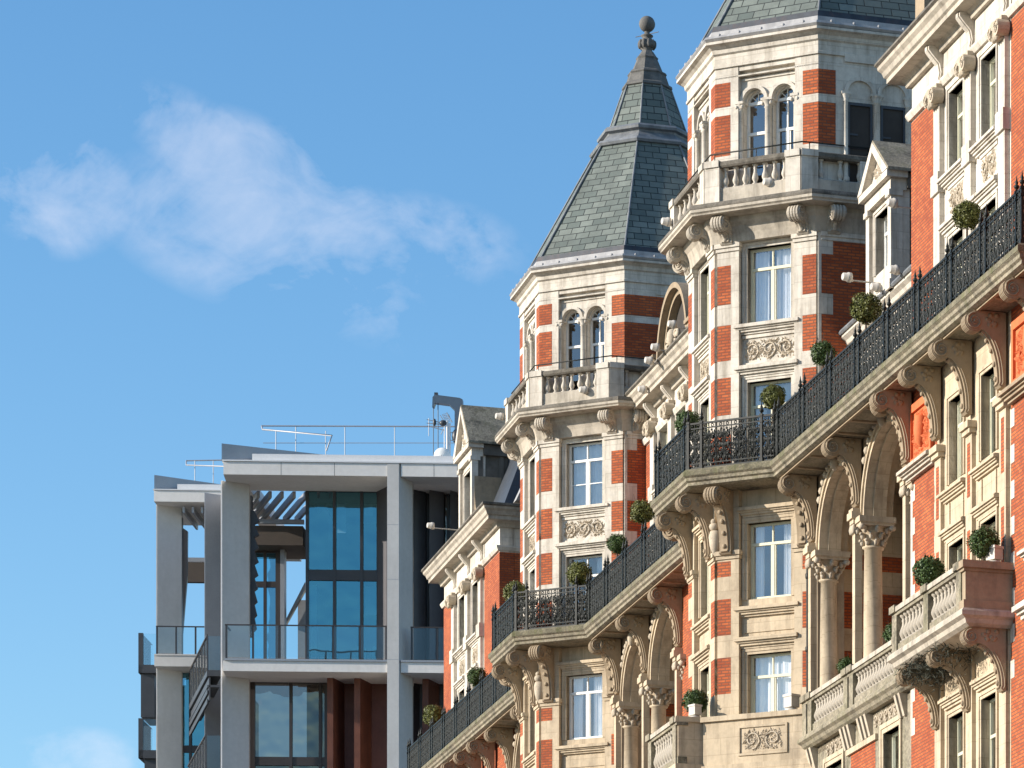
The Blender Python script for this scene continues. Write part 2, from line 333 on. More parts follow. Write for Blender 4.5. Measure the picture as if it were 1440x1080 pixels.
# shared meshes
def scroll_pts(c, r0, r1, a0, turns, n, fr, o):
    return [fr.p(c[0] + (r0 + (r1 - r0) * i / n) * cos(a0 + 2 * pi * turns * i / n), o, c[1] + (r0 + (r1 - r0) * i / n) * sin(a0 + 2 * pi * turns * i / n)) for i in range(n + 1)]
def leafbits(m, fr, c, r, o, n, rnd, size):
    for i in range(n):
        a = rnd.uniform(0, 2 * pi); q = r * sqrt(rnd.random()); s, z = c[0] + q * cos(a), c[1] + q * sin(a)
        b = rnd.uniform(0, 2 * pi); L = size * rnd.uniform(.7, 1.3); W_ = L * .45; h = L * rnd.uniform(.35, .7)
        ca, sa = cos(b), sin(b)
        P = [fr.p(s + ca * L, o, z + sa * L), fr.p(s - sa * W_, o, z + ca * W_), fr.p(s - ca * L, o, z - sa * L), fr.p(s + sa * W_, o, z - ca * W_), fr.p(s, o + h, z)]
        m.add(P, [(0, 1, 4), (1, 2, 4), (2, 3, 4), (3, 0, 4)])
def relief(m, fr, s0, s1, z0, z1, o, seed=1, step=None):
    rnd = random.Random(seed); h = z1 - z0; step = step or h * .95; n = max(2, round((s1 - s0) / step)); dw = (s1 - s0) / n
    for i in range(n):
        c = (s0 + dw * (i + .5), (z0 + z1) / 2); sg = 1 if i < n / 2 else -1
        R0 = min(dw, h) * .42
        pts = [fr.p(c[0] + sg * (R0 * (1 - .75 * t)) * cos(-pi / 2 + 2 * pi * 1.3 * t), o + .02, c[1] + (R0 * (1 - .75 * t)) * sin(-pi / 2 + 2 * pi * 1.3 * t)) for t in [k / 18 for k in range(19)]]
        m.tube(pts, .024, 5)
        leafbits(m, fr, c, R0 * .45, o, 7, rnd, h * .10)
        for a in range(7):
            b = 2 * pi * a / 7 + rnd.random()
            leafbits(m, fr, (c[0] + R0 * .95 * cos(b), c[1] + R0 * .95 * sin(b)), .06, o, 3, rnd, h * .11)
    for k in range(int(110 * (s1 - s0) / max(h, .3))): leafbits(m, fr, (rnd.uniform(s0 + .06, s1 - .06), rnd.uniform(z0 + .06, z1 - .06)), .01, o, 1, rnd, h * .08)
def bracket_mesh(name, depth, height, width, vr, material):
    # console: volute at the front, concave stem running back down to the wall
    fr = F(); m = MB(); vc = (depth - vr, -vr - .04)
    pts = [(0, 0), (depth - vr * .9, 0)]
    pts += [(vc[0] + vr * cos(a), vc[1] + vr * sin(a)) for a in [pi * .55 - (pi * 1.25) * i / 14 for i in range(15)]]
    x0, z0 = pts[-1]; x1, z1 = .14, -height + .12
    for i in range(1, 11):
        t = i / 10; a = pi / 2 * t      # quarter-ellipse hollow
        pts.append((x0 + (x1 - x0) * sin(a), z0 + (z1 - z0) * (1 - cos(a))))
    pts += [(.17, -height + .05), (.12, -height), (0, -height)]
    m.poz(fr, pts, -width / 2, width / 2)
    st = [(x, z) for x, z in pts[17:-2]]
    # raised foliate band down the front of the stem
    for k, (a, b) in enumerate(zip(st, st[1:])):
        L = hypot(b[0] - a[0], b[1] - a[1]); nx, nz = -(b[1] - a[1]) / L, (b[0] - a[0]) / L
        if nx < 0: nx, nz = -nx, -nz
        m.poz(fr, [a, b, (b[0] + nx * .05, b[1] + nz * .05), (a[0] + nx * .05, a[1] + nz * .05)], -width * .30, width * .30)
        if k % 2 == 0 and k > 1: m.ball(fr.p(0, (a[0] + b[0]) / 2 + nx * .06, (a[1] + b[1]) / 2 + nz * .06), width * .2, .05, .07, 6, 4)
    for sg in (-1, 1):      # spiral on both cheeks
        pt = [(sg * (width / 2 + .012), -(vc[0] + vr * (.92 - .72 * t) * cos(pi * .5 - 2 * pi * 1.75 * t)), vc[1] + vr * (.92 - .72 * t) * sin(pi * .5 - 2 * pi * 1.75 * t)) for t in [k / 34 for k in range(35)]]
        m.tube(pt, vr * .115, 6, vr * .08); m.ball((sg * (width / 2 + .01), -vc[0], vc[1]), vr * .17)
        P = [(x_, z_) for x_, z_ in st[3:]]
        for (a, b), (c, d) in zip(P, P[1:]): m.tube([(sg * (width / 2 + .005), -(a - .07), b - .01), (sg * (width / 2 + .005), -(c - .07), d - .01)], .018, 4)
    for sx_ in (-.36, -.12, .12, .36):      # fluting on the roll
        P = [(vc[0] + (vr + .03) * cos(2 * pi * i / 18), vc[1] + (vr + .03) * sin(2 * pi * i / 18)) for i in range(18)]
        m.poz(fr, P, width * sx_ - width * .075, width * sx_ + width * .075)
    rnd = random.Random(3)
    for sg in (-1, 1):
        for i in range(9):
            s = sg * width / 2; y = rnd.uniform(.1, depth - 2.2 * vr) if depth > 2.6 * vr else .1; z = -rnd.uniform(.08, vr * 1.6)
            m.ball(fr.p(s, y, z), .03, .07, .06, 6, 4)
    return m.mesh(name, material, False)
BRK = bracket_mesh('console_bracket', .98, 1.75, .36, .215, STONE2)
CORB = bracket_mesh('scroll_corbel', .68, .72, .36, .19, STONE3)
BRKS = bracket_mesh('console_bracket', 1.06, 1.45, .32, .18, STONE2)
def baluster_mesh(h, r, material):
    p = [(.9, 0), (.9, .07), (.5, .10), (.62, .16), (.95, .27), (1.0, .34), (.85, .44), (.5, .60), (.42, .72), (.55, .78), (.42, .82), (.6, .88), (.9, .92), (.9, 1)]
    return MB().lathe(F(), 0, 0, [(a * r, b * h) for a, b in p], 10).mesh('baluster', material, False)
def S_tube(m, pts, r): m.tube([(x, 0, z) for x, z in pts], r, 4)
def sp(cx, cz, r, a0, turns, k=.25, n=16):
    return [(cx + (r * (1 - (1 - k) * i / n)) * cos(a0 + 2 * pi * turns * i / n), cz + (r * (1 - (1 - k) * i / n)) * sin(a0 + 2 * pi * turns * i / n)) for i in range(n + 1)]
def railing_mesh(W_, cells, name='railing_panel'):
    m = MB(); fr = F(); H = 1.28
    for z, h, d in ((0, .05, .035), (.13, .025, .02), (1.10, .03, .025), (H - .05, .05, .045)): m.box(fr, 0, W_, -d / 2 - .005, d / 2 + .005, z, z + h)
    c = W_ / cells; rl = random.Random(cells)
    for i in range(cells):
        x = c * i
        for k in range(42): m.ball((x + c * rl.random(), rl.uniform(-.012, .012), rl.choice((rl.uniform(.16, .40), rl.uniform(.45, .75), rl.uniform(.8, 1.09)))), rl.uniform(.012, .034), .012, rl.uniform(.014, .05), 5, 4)
        for q in (0, .5):
            S_tube(m, [(x + c * q, .05), (x + c * q, H - .05)], .019)
        for sg, bx in ((1, x + c * .02), (-1, x + c * .98)):
            S_tube(m, [(bx + sg * a, b) for a, b in sp(c * .24, .86, c * .22, -pi * .5, 1.4)], .024)
            S_tube(m, [(bx + sg * a, b) for a, b in sp(c * .24, .36, c * .22, pi * .5, -1.4)], .024)
            S_tube(m, [(bx + sg * (c * .24 + (c * .20) * sin(t * pi)), .20 + .82 * t) for t in [k / 10 for k in range(11)]], .020)
            S_tube(m, [(bx + sg * a, b) for a, b in sp(c * .16, .61, c * .13, 0, 1.2)], .018)
            S_tube(m, [(bx + sg * a, b) for a, b in sp(c * .36, .61, c * .10, pi, -1.2)], .018)
            for (a, b, rx, rz) in ((.24, .86, .035, .05), (.24, .36, .035, .05), (.40, .73, .03, .055), (.40, .49, .03, .055), (.1, .73, .025, .05), (.1, .49, .025, .05), (.3, 1.05, .04, .03), (.3, .17, .04, .03), (.12, .95, .04, .06), (.12, .27, .04, .06), (.33, .61, .05, .05), (.43, .95, .03, .07), (.43, .27, .03, .07), (.2, .61, .035, .09), (.4, .61, .03, .06)):
                m.ball((bx + sg * c * a, 0, b), rx * 1.25, .014, rz * 1.25, 5, 4)
            S_tube(m, [(bx + sg * a, b) for a, b in sp(c * .25, 1.17, c * .09, 0, 1.0, .7, 8)], .017)
            S_tube(m, [(bx + sg * a, b) for a, b in sp(c * .25, .09, c * .08, 0, 1.0, .7, 8)], .015)
    return m.mesh(name, IRON, False)
def post_mesh():
    m = MB(); fr = F()
    m.box(fr, -.035, .035, -.035, .035, 0, 1.34); m.box(fr, -.05, .05, -.05, .05, 1.10, 1.16); m.box(fr, -.055, .055, -.055, .055, 0, .12); m.box(fr, -.05, .05, -.05, .05, 1.27, 1.33)
    m.lathe(fr, 0, 0, [(.03, 1.33), (.03, 1.37), (.06, 1.40), (.065, 1.44), (.03, 1.48), (.045, 1.51), (.02, 1.58), (.003, 1.68)], 8)
    return m.mesh('railing_post', IRON, False)
RAILW = railing_mesh(2.2, 4); RAILN = railing_mesh(.42, 1); POSTM = post_mesh()
# ---- windows
def window(fr, s0, s1, z0, z1, o, frame=WHITEP, transom=.27, mull=1, curtain=.6, arched=False, parent=None, bars=0, deep=.9):
    parent = parent or hotel; m = MB(); t = .065; w_ = s1 - s0; sm_ = (s0 + s1) / 2; hw = w_ / 2
    zt = z1 - (z1 - z0) * transom
    m.box(fr, s0, s0 + t, o - .05, o + .03, z0, z1); m.box(fr, s1 - t, s1, o - .05, o + .03, z0, z1)
    m.box(fr, s0 + t, s1 - t, o - .05, o + .05, z0, z0 + t * 1.2)
    if not arched: m.box(fr, s0 + t, s1 - t, o - .05, o + .03, z1 - t, z1)
    if transom: m.box(fr, s0 + t, s1 - t, o - .045, o + .035, zt - t * .6, zt + t * .6)
    if mull:
        m.box(fr, sm_ - .055, sm_ + .055, o - .045, o + .025, z0 + t * 1.2, zt - t * .6 if transom else z1)
        for q in (-1, 1):
            m.box(fr, sm_ + q * (hw * .5 + .0) - hw * .5 + t, sm_ + q * hw * .5 - hw * .5 + t + .03, o - .04, o + .012, z0 + t * 1.2, zt - t * .6)
        if transom: m.box(fr, sm_ - .02, sm_ + .02, o - .04, o + .02, zt + t * .6, z1 - t)
    if arched:
        m.arch(fr, sm_, z1, hw - t, hw, o - .05, o + .03, 12); m.box(fr, s0 + t, s1 - t, o - .045, o + .03, z1 - .04, z1 + .04)
        for k in range(1, 4): 
            a = pi * k / 4; m.tube([fr.p(sm_, o, z1 + .02), fr.p(sm_ + (hw - t) * cos(a), o, z1 + (hw - t) * sin(a))], .014, 4)
    if bars:
        for k in range(1, bars + 1):
            zz = z0 + (zt - z0) * k / (bars + 1); m.box(fr, s0 + t, s1 - t, o - .03, o + .015, zz - .015, zz + .015)
    wo = m.build('window', frame, parent)
    g = MB(); pts = [(s0 + t * .5, z0 + .03), (s1 - t * .5, z0 + .03)]
    if arched: pts += [(sm_ + (hw - .03) * cos(pi * i / 12), z1 + (hw - .03) * sin(pi * i / 12)) for i in range(13)]
    else: pts += [(s1 - t * .5, z1 - .03), (s0 + t * .5, z1 - .03)]
    g.add([fr.p(s, o - .012, z) for s, z in pts], [tuple(range(len(pts)))]); g.build('pane', GLASS, wo)
    ztop = z1 + (hw if arched else 0)
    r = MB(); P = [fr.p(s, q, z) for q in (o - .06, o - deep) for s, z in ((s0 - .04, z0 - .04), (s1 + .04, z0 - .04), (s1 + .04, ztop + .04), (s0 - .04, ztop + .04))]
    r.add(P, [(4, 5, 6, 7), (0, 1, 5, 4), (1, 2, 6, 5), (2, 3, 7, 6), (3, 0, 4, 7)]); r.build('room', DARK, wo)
    if curtain:
        c = MB(); N = 40
        def drape(a, b):
            P = []
            for i in range(N + 1):
                s = a + (b - a) * i / N; q = o - .16 + .035 * sin(i * 1.15 + 2 * sin(i * .31)) + .012 * sin(i * 2.9)
                P += [fr.p(s, q, z0), fr.p(s, q - .02, ztop - .04)]
            c.add(P, [(2 * i, 2 * i + 2, 2 * i + 3, 2 * i + 1) for i in range(N)], True)
        k = curtain
        if k >= .95: drape(s0 + .02, s1 - .02)
        else: drape(s0 + .02, s0 + w_ * k * .42); drape(s1 - w_ * k * .58, s1 - .02)
        c.build('curtain', CURT, wo)
    return wo
def hood(m, fr, s0, s1, z, h=.3, o=0, out=.18):      # moulded cornice over an opening, returned at the ends
    for a, b, q in ((0, .22, .3), (.22, .45, .55), (.45, .62, .75), (.62, .9, 1.0), (.9, 1, .85)):
        e = out * q; m.box(fr, s0 - e * .7, s1 + e * .7, o - .3, o + e, z + a * h, z + b * h)
def architrave(m, fr, s0, s1, z0, z1, o, wd=.16):
    for k, (q, e) in enumerate(((0, .03), (.5, .055))):
        a = wd * q; b = wd * (q + .5) if q else wd * .5
        for x0, x1 in ((s0 - b, s0 - a), (s1 + a, s1 + b)): m.box(fr, x0, x1, o - .2, o + e, z0, z1 + a)
        m.box(fr, s0 - b, s1 + b, o - .2, o + e, z1 + a, z1 + b)
BZ = [(33.98, 32.9), (32.33, 31.35), (30.88, 29.85), (29.3, 28.3), (25.80, 25.38), (24.76, 23.76), (23.14, 22.14), (20.0, 19.0), (18.4, 17.4)]
UPZ = [(39.04, 38.37), (38.14, 37.02)]
class Pieces:      # like MB.box, but every box becomes a part of its own
    def __init__(m): m.items = []
    def box(m, fr, s0, s1, o0, o1, z0, z1):
        if z1 > 16: m.items.append(MB().box(fr, s0, s1, o0, o1, z0, z1))
    def build(m, name, material, parent):
        for q in m.items: q.build(name, material, parent)
def tower(uc, second):
    st = MB(); br = Pieces(); cv = MB(); tr = MB()
    faces = {k: None for k in range(8)}
    for k in range(8):
        fc = F(uc, 0, 45 * k); fa = F(fc.u + AP * sin(fc.th), AP * cos(fc.th), 45 * k)
        full = k in (0, 1, 7)
        if not full and k != 2:
            st.box(fa, -HW, HW, -.5, 0, -ZS, 40); continue
        pw = .76
        if full:
            # ---- lower shaft: corner pilasters, recessed middle bay
            cz = [(28.3, 30.72), (32.32, 34.42), (24.72, 26.82), (21.5, 23.2), (17.2, 19.0)]
            ow = .70; ops = [(-ow, ow, a, b) for a, b in cz]
            nt_ = .07
            for a, b in ((-HW + nt_, -HW + pw), (HW - pw, HW - nt_)): st.box(fa, a, b, -.5, 0, -ZS, 35.2)
            st.box(fa, -HW - .1, -HW + nt_, -.6, -.14, -ZS, 35.2); st.box(fa, HW - nt_, HW + .1, -.6, -.14, -ZS, 35.2)
            st.wall(fa, -HW + pw, HW - pw, -ZS, 35.2, -.6, -.17, ops)
            for a, b in cz: architrave(tr, fa, -ow, ow, a, b, -.17, .15)
            for zz in (34.62, 30.86, 23.36): hood(tr, fa, -HW + pw + .06, HW - pw - .06, zz, .30, -.17, .26)
            hood(tr, fa, -HW + pw + .10, HW - pw - .10, 26.98, .28, -.17, .22)
            for zz in (32.04, 24.24): hood(tr, fa, -HW + pw + .02, HW - pw - .02, zz, .27, -.17, .24)
            for zz in (34.36, 25.86): 
                for a, b in ((-HW + nt_, -HW + pw), (HW - pw, HW - nt_)):
                    tr.box(fa, a - .03, b + .03, -.3, .04, zz, zz + .10); tr.box(fa, a - .06, b + .06, -.3, .08, zz + .10, zz + .22)
            # carved panel between storeys, framed
            tr.box(fa, -.86, .86, -.3, -.12, 31.17, 31.25); tr.box(fa, -.86, .86, -.3, -.12, 31.93, 32.01)
            cv = MB(); relief(cv, fa, -.82, .82, 31.27, 31.91, -.17, 5 + k); cv.build('carved_panel', CARVE, hotel)
            tr.box(fa, -.80, .80, -.3, -.14, 23.80, 24.16)
            for a, b in BZ:
                br.box(fa, -HW + nt_ + .0, -HW + .50, -.2, .004, b, a); br.box(fa, HW - .50, HW - nt_, -.2, .004, b, a)
            fr_ = CREAMP if second else WHITEP
            for i, (a, b) in enumerate(cz[:4]):
                window(fa, -ow, ow, a, b, -.36, fr_, .27 if i != 3 else .36, 1, (.97, .55, .85, .7)[(i * 3 + k + (2 if second else 0)) % 4], bars=0 if second else 1 if i == 1 else 0)
            # ---- upper stage
            oz = [(-.825, -.115, 36.0, 38.46, 39.25), (.115, .825, 36.0, 38.46, 39.25)]
            for a, b in ((-HW, -HW + .74), (HW - .74, HW)): st.box(fa, a, b, -.5, 0, 35.2, 39.45)
            st.wall(fa, -HW + .74, HW - .74, 35.2, 39.45, -.5, -.16, oz)
            tr.box(fa, -HW + .74, HW - .74, -.3, -.02, 39.32, 39.45); tr.box(fa, -HW + .80, HW - .80, -.3, -.12, 39.06, 39.12)
            for a, b in UPZ:
                br.box(fa, -HW - .002, -HW + .49, -.2, .004, b, a); br.box(fa, HW - .49, HW + .002, -.2, .004, b, a)
            for s in (-.47, .47):
                tr.arch(fa, s, 38.46, .35, .45, -.3, -.08, 16); tr.arch(fa, s, 38.46, .30, .355, -.32, -.22, 16)
                window(fa, s - .35, s + .35, 36.0, 38.46, -.36, WHITEP, .34, 0 if s < 0 else 1, 0 if k == 1 else .5, arched=True, bars=1)
            for s, hr in ((0, .10), (-.88, .07), (.88, .07)):
                tr.lathe(fa, s, -.10, [(hr * 1.5, 36.0), (hr * 1.5, 36.1), (hr, 36.16), (hr * .92, 38.2), (hr * 1.2, 38.22), (hr, 38.25), (hr * 1.6, 38.38), (hr * 1.7, 38.4)], 12)
                tr.box(fa, s - hr * 1.8, s + hr * 1.8, -.3, .02, 38.4, 38.47)
                for q in (-1, 1): tr.ball(fa.p(s + q * hr * 1.3, -.02, 38.32), .06, .05, .06, 7, 5)
        else:
            # face turned to the camera: brick with stone quoins at the street corner
            st.box(fa, -HW, HW, -.5, -.006, -ZS, 39.45)
            st.box(fa, -HW + .02, -HW + .09, -.3, 0, -ZS, 35.2)
            zlist = sorted([v for ab in BZ for v in ab], reverse=True)
            br.box(fa, -HW + .42, HW, -.3, .004, 27.9, 34.35)
            for a, b in BZ:
                if a < 27: br.box(fa, -HW + .42, HW, -.3, .004, b, a)
            for a, b in BZ: br.box(fa, -HW + .09, -HW + .42, -.3, .004, b, a)
            tr.box(fa, -HW + .09, HW, -.3, .03, 34.36, 34.46); tr.box(fa, -HW + .06, HW, -.3, .07, 34.46, 34.58)
            if second:
                oz = [(-.825, -.115, 36.0, 38.46, 39.25), (.115, .825, 36.0, 38.46, 39.25)]
                st2 = MB()
                for s in (-.47, .47):
                    tr.arch(fa, s, 38.46, .35, .45, -.3, .07, 16)
                for a, b in UPZ: br.box(fa, -HW - .002, -HW + .49, -.2, .004, b, a); br.box(fa, HW - .49, HW, -.2, .004, b, a)
                for s in (-.47, .47):      # casements standing open on a dark room
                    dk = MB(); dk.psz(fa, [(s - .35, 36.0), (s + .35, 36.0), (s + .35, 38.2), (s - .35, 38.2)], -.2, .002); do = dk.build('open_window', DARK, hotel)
                    fm = MB(); fm.box(fa, s - .35, s - .29, -.1, .05, 36, 38.2); fm.box(fa, s + .29, s + .35, -.1, .05, 36, 38.2); fm.box(fa, s - .29, s + .29, -.1, .05, 38.12, 38.2); fm.box(fa, s - .29, s - .06, -.1, .03, 37.3, 37.35); fm.build('window_frame', STEELD, do)
                for s, hr in ((0, .10), (-.88, .07), (.88, .07)):
                    tr.lathe(fa, s, .05, [(hr * 1.5, 36.0), (hr * 1.5, 36.1), (hr, 36.16), (hr * .92, 38.2), (hr * 1.2, 38.22), (hr, 38.25), (hr * 1.6, 38.38), (hr * 1.7, 38.4)], 12)
                    tr.box(fa, s - hr * 1.8, s + hr * 1.8, -.1, .12, 38.4, 38.47)
                tr.box(fa, -HW + .74, HW - .74, -.2, .05, 39.30, 39.45); tr.box(fa, -.9, .9, -.2, .02, 38.2, 38.26)
            else:
                for a, b in UPZ: br.box(fa, -HW - .002, HW, -.3, .004, b, a)
                tr.box(fa, -HW + 1.05, HW, -.3, .03, 39.1, 39.16)
    o = lower_stone(st.build('turret_wall', STONE, hotel), BUFF); br.build('brick_panel', BRICK, o); lower_stone(tr.build('stone_trim', STONE, o), BUFF)
    inn = MB(); P = octa(uc, -1.5); inn.sweep([(0, -ZS), (0, 39.9), (-.2, 39.9), (-.2, -ZS)], P, True); inn.build('inner_core', DARK, o)
    # entablature, balcony slab, balustrade
    e = MB(); e.sweep([(-.5, 39.45), (.05, 39.45), (.05, 39.52), (.02, 39.54), (.02, 39.80), (.08, 39.84), (.10, 39.95), (.20, 40.02), (.30, 40.05), (.30, 40.12), (-.5, 40.2)], octa(uc, 0), True)
    e.sweep([(-.3, 39.16), (.02, 39.16), (.02, 39.20), (-.3, 39.22)], octa(uc, -.02), True)
    e.build('cornice', STONE, hotel)
    sl = MB(); sl.sweep([(-.9, 34.58), (-.70, 34.58), (-.66, 34.80), (-.60, 34.98), (-.50, 35.1), (-.5, 35.22), (-.06, 35.24), (-.05, 35.28), (0, 35.32), (0, 35.42), (-.04, 35.46), (-.03, 35.50), (-.9, 35.54)], octa(uc, [.78, .78, .73, .7, 0, 0, .7, .78]), True)
    so = sl.build('balcony_slab', STONE3, hotel); cr_ = MB(); cr_.sweep([(.012, 35.40), (.012, 35.45), (-.02, 35.53), (-.16, 35.55), (-.16, 35.40)], octa(uc, [.78, .78, .73, .7, 0, 0, .7, .78]), True); cr_.build('black_crust', SOOT, so)
    for k in (7, 0, 1, 2):
        fa = F(uc + AP * sin(R(45 * k)), AP * cos(R(45 * k)), 45 * k)
        for s in (-1.22, 1.22): link('scroll_corbel', CORB, so, at(fa, s, -.02, 35.24), R(45 * k))
    bp = octa(uc, [.25, .42, .10, .1, 0, 0, .1, .42]); bal = MB()
    bal.sweep([(-.14, 35.5), (.14, 35.5), (.14, 35.58), (.10, 35.62), (.10, 35.95), (.06, 35.98), (-.10, 35.98), (-.14, 35.9)], bp, True)
    cop = MB(); cop.sweep([(-.15, 36.52), (.15, 36.52), (.18, 36.57), (.18, 36.66), (.14, 36.69), (-.18, 36.69)], bp, True)
    BAL = BALM[0]
    pts = []
    peds = []
    for k in (7, 0, 1, 2):
        a = bp[k]; b = bp[(k + 1) % 8]; L = hypot(b[0] - a[0], b[1] - a[1]); th = atan2(-(b[1] - a[1]), b[0] - a[0]); fb = F(a[0], a[1], math.degrees(th))
        for s in (0, L): 
            q0, q1 = (s - .17, s + .42) if s == 0 else (s - .42, s + .17)
            ped = MB(); peds.append(ped); ped.box(fb, max(q0, -.05), min(q1, L + .05), -.16, .17, 35.48, 36.55); ped.box(fb, max(q0, -.05) - .0, min(q1, L + .05) + .0, -.2, .215, 36.54, 36.72)
        n = 7 if k in (1, 7) else 6; 
        for i in range(n): pts.append((fb, .54 + (L - 1.08) * i / (n - 1), th))
        if k == 2:
            ped = MB(); peds.append(ped); ped.box(fb, L * .42, L * .62, -.16, .16, 35.48, 36.55)
    bo = bal.build('balustrade', STONE3, hotel); cop.build('coping', SOOT, bo); [q.build('pedestal', STONE, bo) for q in peds]
    for fb, s, th in pts: link('baluster', BAL, bo, at(fb, s, 0, 35.96), th)
    hr = MB(); rp = octa(uc, [.22, .38, .08, .08, 0, 0, .08, .38]); P = []
    for k in (7, 0, 1, 2, 3): P.append((rp[k][0], -rp[k][1], 36.97))
    hr.tube(P, .022, 5)
    for a, b in zip(P, P[1:]):
        for t in (0.05, .5): hr.tube([(a[0] + (b[0] - a[0]) * t, a[1] + (b[1] - a[1]) * t, 36.68), (a[0] + (b[0] - a[0]) * t, a[1] + (b[1] - a[1]) * t, 36.97)], .014, 4)
    hr.build('handrail', IRON, bo)
    # ---- spire roof
    c22 = cos(R(22.5)); oc = octa(uc, 0, 1.0)      # unit octagon, apothem 1: offset = apothem-1
    def ring(prof, m): m.sweep([(r * c22 - 1, z) for r, z in prof], oc, True)
    roof = MB(); ring([(4.42, 40.28), (4.36, 40.36), (1.80, 44.80), (.2, 44.8), (.2, 40.28)], roof); ring([(1.36, 45.40), (.80, 47.0), (.2, 47.0), (.2, 45.4)], roof)
    ro = roof.build('spire_roof', SLATE, hotel)
    ld = MB(); ring([(1.74, 44.72), (1.92, 44.76), (1.96, 44.84), (1.90, 44.92), (1.72, 44.96), (1.66, 45.06), (1.54, 45.18), (1.56, 45.24), (1.68, 45.28), (1.70, 45.36), (1.62, 45.44), (1.36, 45.48), (.3, 45.5), (.3, 44.7)], ld); ld.build('lead_band', LEAD, ro)
    gt = MB(); ring([(4.30, 40.12), (4.60, 40.14), (4.66, 40.20), (4.62, 40.27), (4.46, 40.27), (4.42, 40.45), (4.30, 40.48), (3.9, 40.4), (3.9, 40.1)], gt)
    for k in range(8):
        a, b = octa(uc, 4.60 * c22 - AP)[k], octa(uc, 4.60 * c22 - AP)[(k + 1) % 8]
        for t in (.12, .3, .5, .7, .88): gt.ball((a[0] + (b[0] - a[0]) * t, -(a[1] + (b[1] - a[1]) * t), 40.27), .05, .05, .06, 6, 4)
    gt.build('gutter', LEADL, ro)
    fl = MB(); ring([(4.44, 40.30), (4.36, 40.62), (4.2, 40.62), (4.2, 40.3)], fl); fl.build('flashing', FLASH, ro)
    fp = MB()
    for k in range(8):
        a, b = octa(uc, 4.36 * c22 - AP)[k], octa(uc, 1.83 * c22 - AP)[k]
        fp.tube([(a[0], -a[1], 40.40), (b[0], -b[1], 44.80)], .035, 6)
        a, b = octa(uc, 1.37 * c22 - AP)[k], octa(uc, .81 * c22 - AP)[k]
        fp.tube([(a[0], -a[1], 45.42), (b[0], -b[1], 47.0)], .03, 6)
    fp.build('hip_roll', LEAD, ro)
    fn = MB(); ring([(.80, 46.98), (.86, 47.02), (.84, 47.10), (.74, 47.16), (.64, 47.45), (.67, 47.50), (.63, 47.56), (.52, 47.62), (.36, 48.0), (.38, 48.06), (.32, 48.12), (.2, 48.3), (.05, 48.3), (.05, 46.98)], fn)
    fc = F(uc, 0, 0)
    fn.lathe(fc, 0, 0, [(.20, 48.25), (.14, 48.32), (.24, 48.42), (.29, 48.52), (.24, 48.66), (.13, 48.76), (.20, 48.80), (.20, 48.84), (.09, 48.90), (.09, 48.98)], 14)
    for k in range(10): fn.ball(fc.p(.25 * cos(2 * pi * k / 10), .25 * sin(2 * pi * k / 10), 48.53), .07, .07, .15, 6, 5)
    fn.ball(fc.p(0, 0, 49.22), .27, n=18, k=12)
    for k in range(8): fn.ball(fc.p(.6 * cos(2 * pi * (k + .5) / 8), .6 * sin(2 * pi * (k + .5) / 8), 47.32), .06, n=6, k=4)
    fn.tube([fc.p(-.62, .25, 48.95), fc.p(.62, -.25, 48.80)], .014, 4)
    fn.build('finial', FINM, ro)
BALM = [baluster_mesh(.58, .088, STONE), baluster_mesh(.82, .118, STONE3)]
tower(0, False); tower(TS, True)

# ---- long iron balcony
BP = 4.95; c4 = BP * sqrt(2) - 3.0; cw = BP * T22
path = [(-30, 3.0)]
for uc in (0, TS): path += [(uc - c4, 3.0), (uc - cw, BP), (uc + cw, BP), (uc + c4, 3.0)]
path += [(51.0, 3.0), (51.0, 1.8)]
sl = MB(); sl.sweep([(-1.5, 28.20), (-.06, 28.20), (0, 28.15), (0, 28.02), (-.05, 27.98), (-.06, 27.90), (-.12, 27.86), (-.12, 27.78), (-.22, 27.74), (-1.5, 27.74)], path)
bal = sl.build('long_balcony', MOSSY, hotel); cr_ = MB(); cr_.sweep([(.012, 28.03), (.012, 28.16), (-.05, 28.215), (-.3, 28.215), (-.3, 28.03)], path); cr_.build('moss_crust', MOSSG, bal)
sf = MB()
def segs(p):
    for a, b in zip(p, p[1:]):
        L = hypot(b[0] - a[0], b[1] - a[1]); th = atan2(-(b[1] - a[1]), b[0] - a[0]); yield a, b, L, th, F(a[0], a[1], math.degrees(th))
for a, b, L, th, fr in segs(path):
    if L < 5: continue
    sf.box(fr, 0, L, -.34, -.26, 27.70, 27.745)
    for i in range(int(L / 1.4) + 1): sf.box(fr, i * 1.4, i * 1.4 + .12, -1.2, -.34, 27.69, 27.745)
sf.build('soffit_ribs', STONE2, bal)
